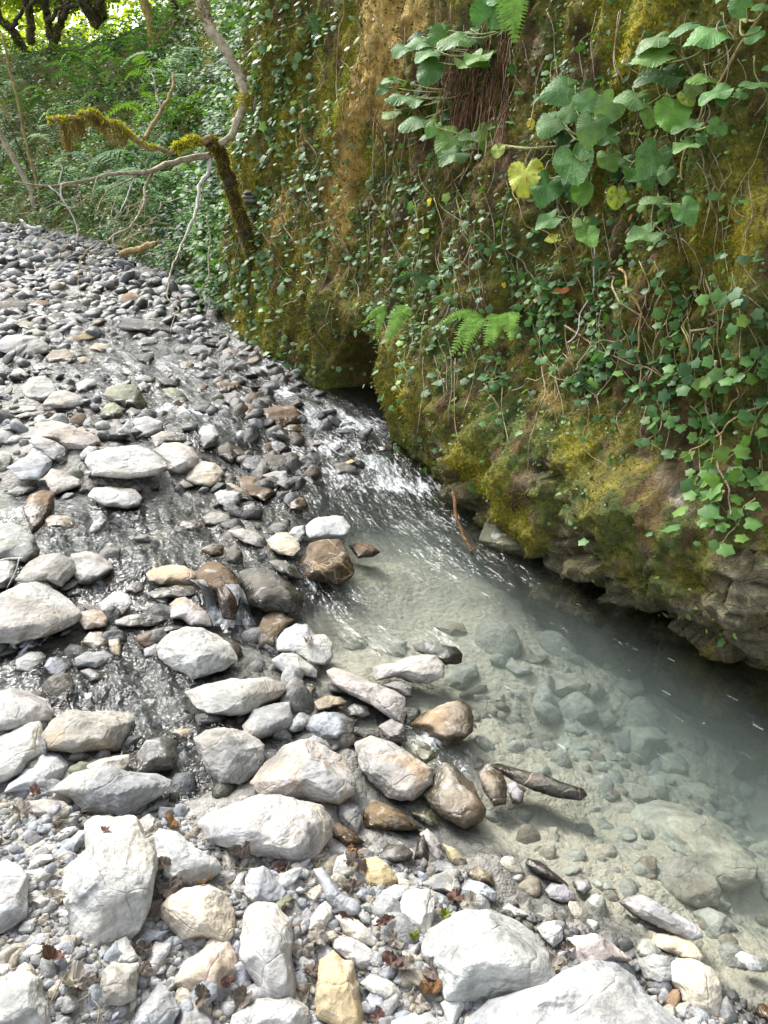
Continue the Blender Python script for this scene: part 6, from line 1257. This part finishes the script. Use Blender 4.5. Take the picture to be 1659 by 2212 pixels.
for k, (x, y, w, h) in enumerate([(536,434,34,11),(537,425,28,9),(535,416,20,8)]):
    V, Fc = stone_unit(4, 70+k, 6); d = np.linalg.norm(hc[0]-ORG)-.12; o = mesh('stone', V*[w*.5*d/F, w*.4*d/F, h*.62*d/F], Fc, M_ROCK, loc=ORG+unit(ray(x, y))*d); o.color = (.16, .15, .13, 1); o['wet_z'] = -9.; o['stain'] = 0.; o['vein'] = 0.
    tag(o, unique(['lowest flat stone of the little cairn on the wall ledge', 'middle stone of the little cairn on the wall ledge', 'small top stone of the little cairn on the wall ledge'][k]), 'stone', 'stacked cairn stones')
# the little waterfall: two sheets of water sliding over the brown stone
Mf = water_mat('falling water', False)
a = Acc(); fm_ = []
for (p0, ws) in (([(425,1252),(440,1268),(452,1292),(462,1322),(474,1352)], (30, 22, 20, 24, 40)), ([(500,1262),(512,1276),(522,1296),(528,1322),(530,1350)], (30, 26, 22, 26, 46))):
    q = catmull(np.array(p0, float), 30); w = np.interp(np.linspace(0, 1, 30), np.linspace(0, 1, 5), ws); rows = []
    for (x, y), ww in zip(q, w):
        row = []
        for u in np.linspace(-.5, .5, 13):
            h = scene_hit(x+u*ww, y); row.append(h[0]-unit(ray(x, y))*(.012+.012*(1-(2*u)**2)))
        rows.append(row)
    G = np.array(rows); 
    for _ in range(5): G[1:-1] = (G[:-2]+G[1:-1]*2+G[2:])/4; G[:, 1:-1] = (G[:, :-2]+G[:, 1:-1]*2+G[:, 2:])/4
    n1_, n2_ = G.shape[:2]; i = np.arange(n1_-1)[:, None]*n2_; j = np.arange(n2_-1)[None]; uvv = np.stack(np.meshgrid(np.linspace(0, .25, n1_), np.linspace(0, .5, n2_), indexing='ij'), -1).reshape(-1, 2)
    a.add(G.reshape(-1, 3), np.stack([i+j, i+n2_+j, i+n2_+j+1, i+j+1], -1).reshape(-1, 4), uv=uvv)
o = a.build('falling_water', Mf); kind(o, 'structure')
for nm, v in (('rapid', 1.), ('foam_glint', 1.05), ('lane', 1.)): at_ = o.data.attributes.new(nm, 'FLOAT', 'POINT'); at_.data.foreach_set('value', np.full(len(o.data.vertices), v, np.float32))
# ------------------------------------------------------------------ light
SUN = unit([-.42, .52, .75]); sl = bpy.data.lights.new('sun', 'SUN'); sl.energy = 1.5; sl.angle = math.radians(22); sl.color = (1., .965, .90)
so = bpy.data.objects.new('sun', sl); COL.objects.link(so); so.rotation_euler = Vector(-SUN).to_track_quat('-Z', 'Y').to_euler()
w = bpy.data.worlds.new('World'); SC.world = w; w.use_nodes = True; nt = w.node_tree; sky = nt.nodes.new('ShaderNodeTexSky'); sky.sky_type = 'NISHITA'; sky.sun_disc = False
sky.sun_elevation = math.asin(SUN[2]); sky.sun_rotation = math.atan2(SUN[0], SUN[1]); sky.dust_density = 3.0; sky.air_density = 1.0
hs_ = nt.nodes.new('ShaderNodeHueSaturation'); hs_.inputs['Saturation'].default_value = .3; nt.links.new(sky.outputs[0], hs_.inputs['Color']); nt.links.new(hs_.outputs[0], nt.nodes['Background'].inputs[0]); nt.nodes['Background'].inputs[1].default_value = .15
SC.view_settings.view_transform = 'Standard'; SC.view_settings.look = 'None'; SC.view_settings.exposure = 1.68; SC.view_settings.gamma = 1
SC.cycles.max_bounces = 8; SC.cycles.transparent_max_bounces = 12; SC.cycles.use_denoising = True; SC.cycles.caustics_reflective = False; SC.cycles.caustics_refractive = False
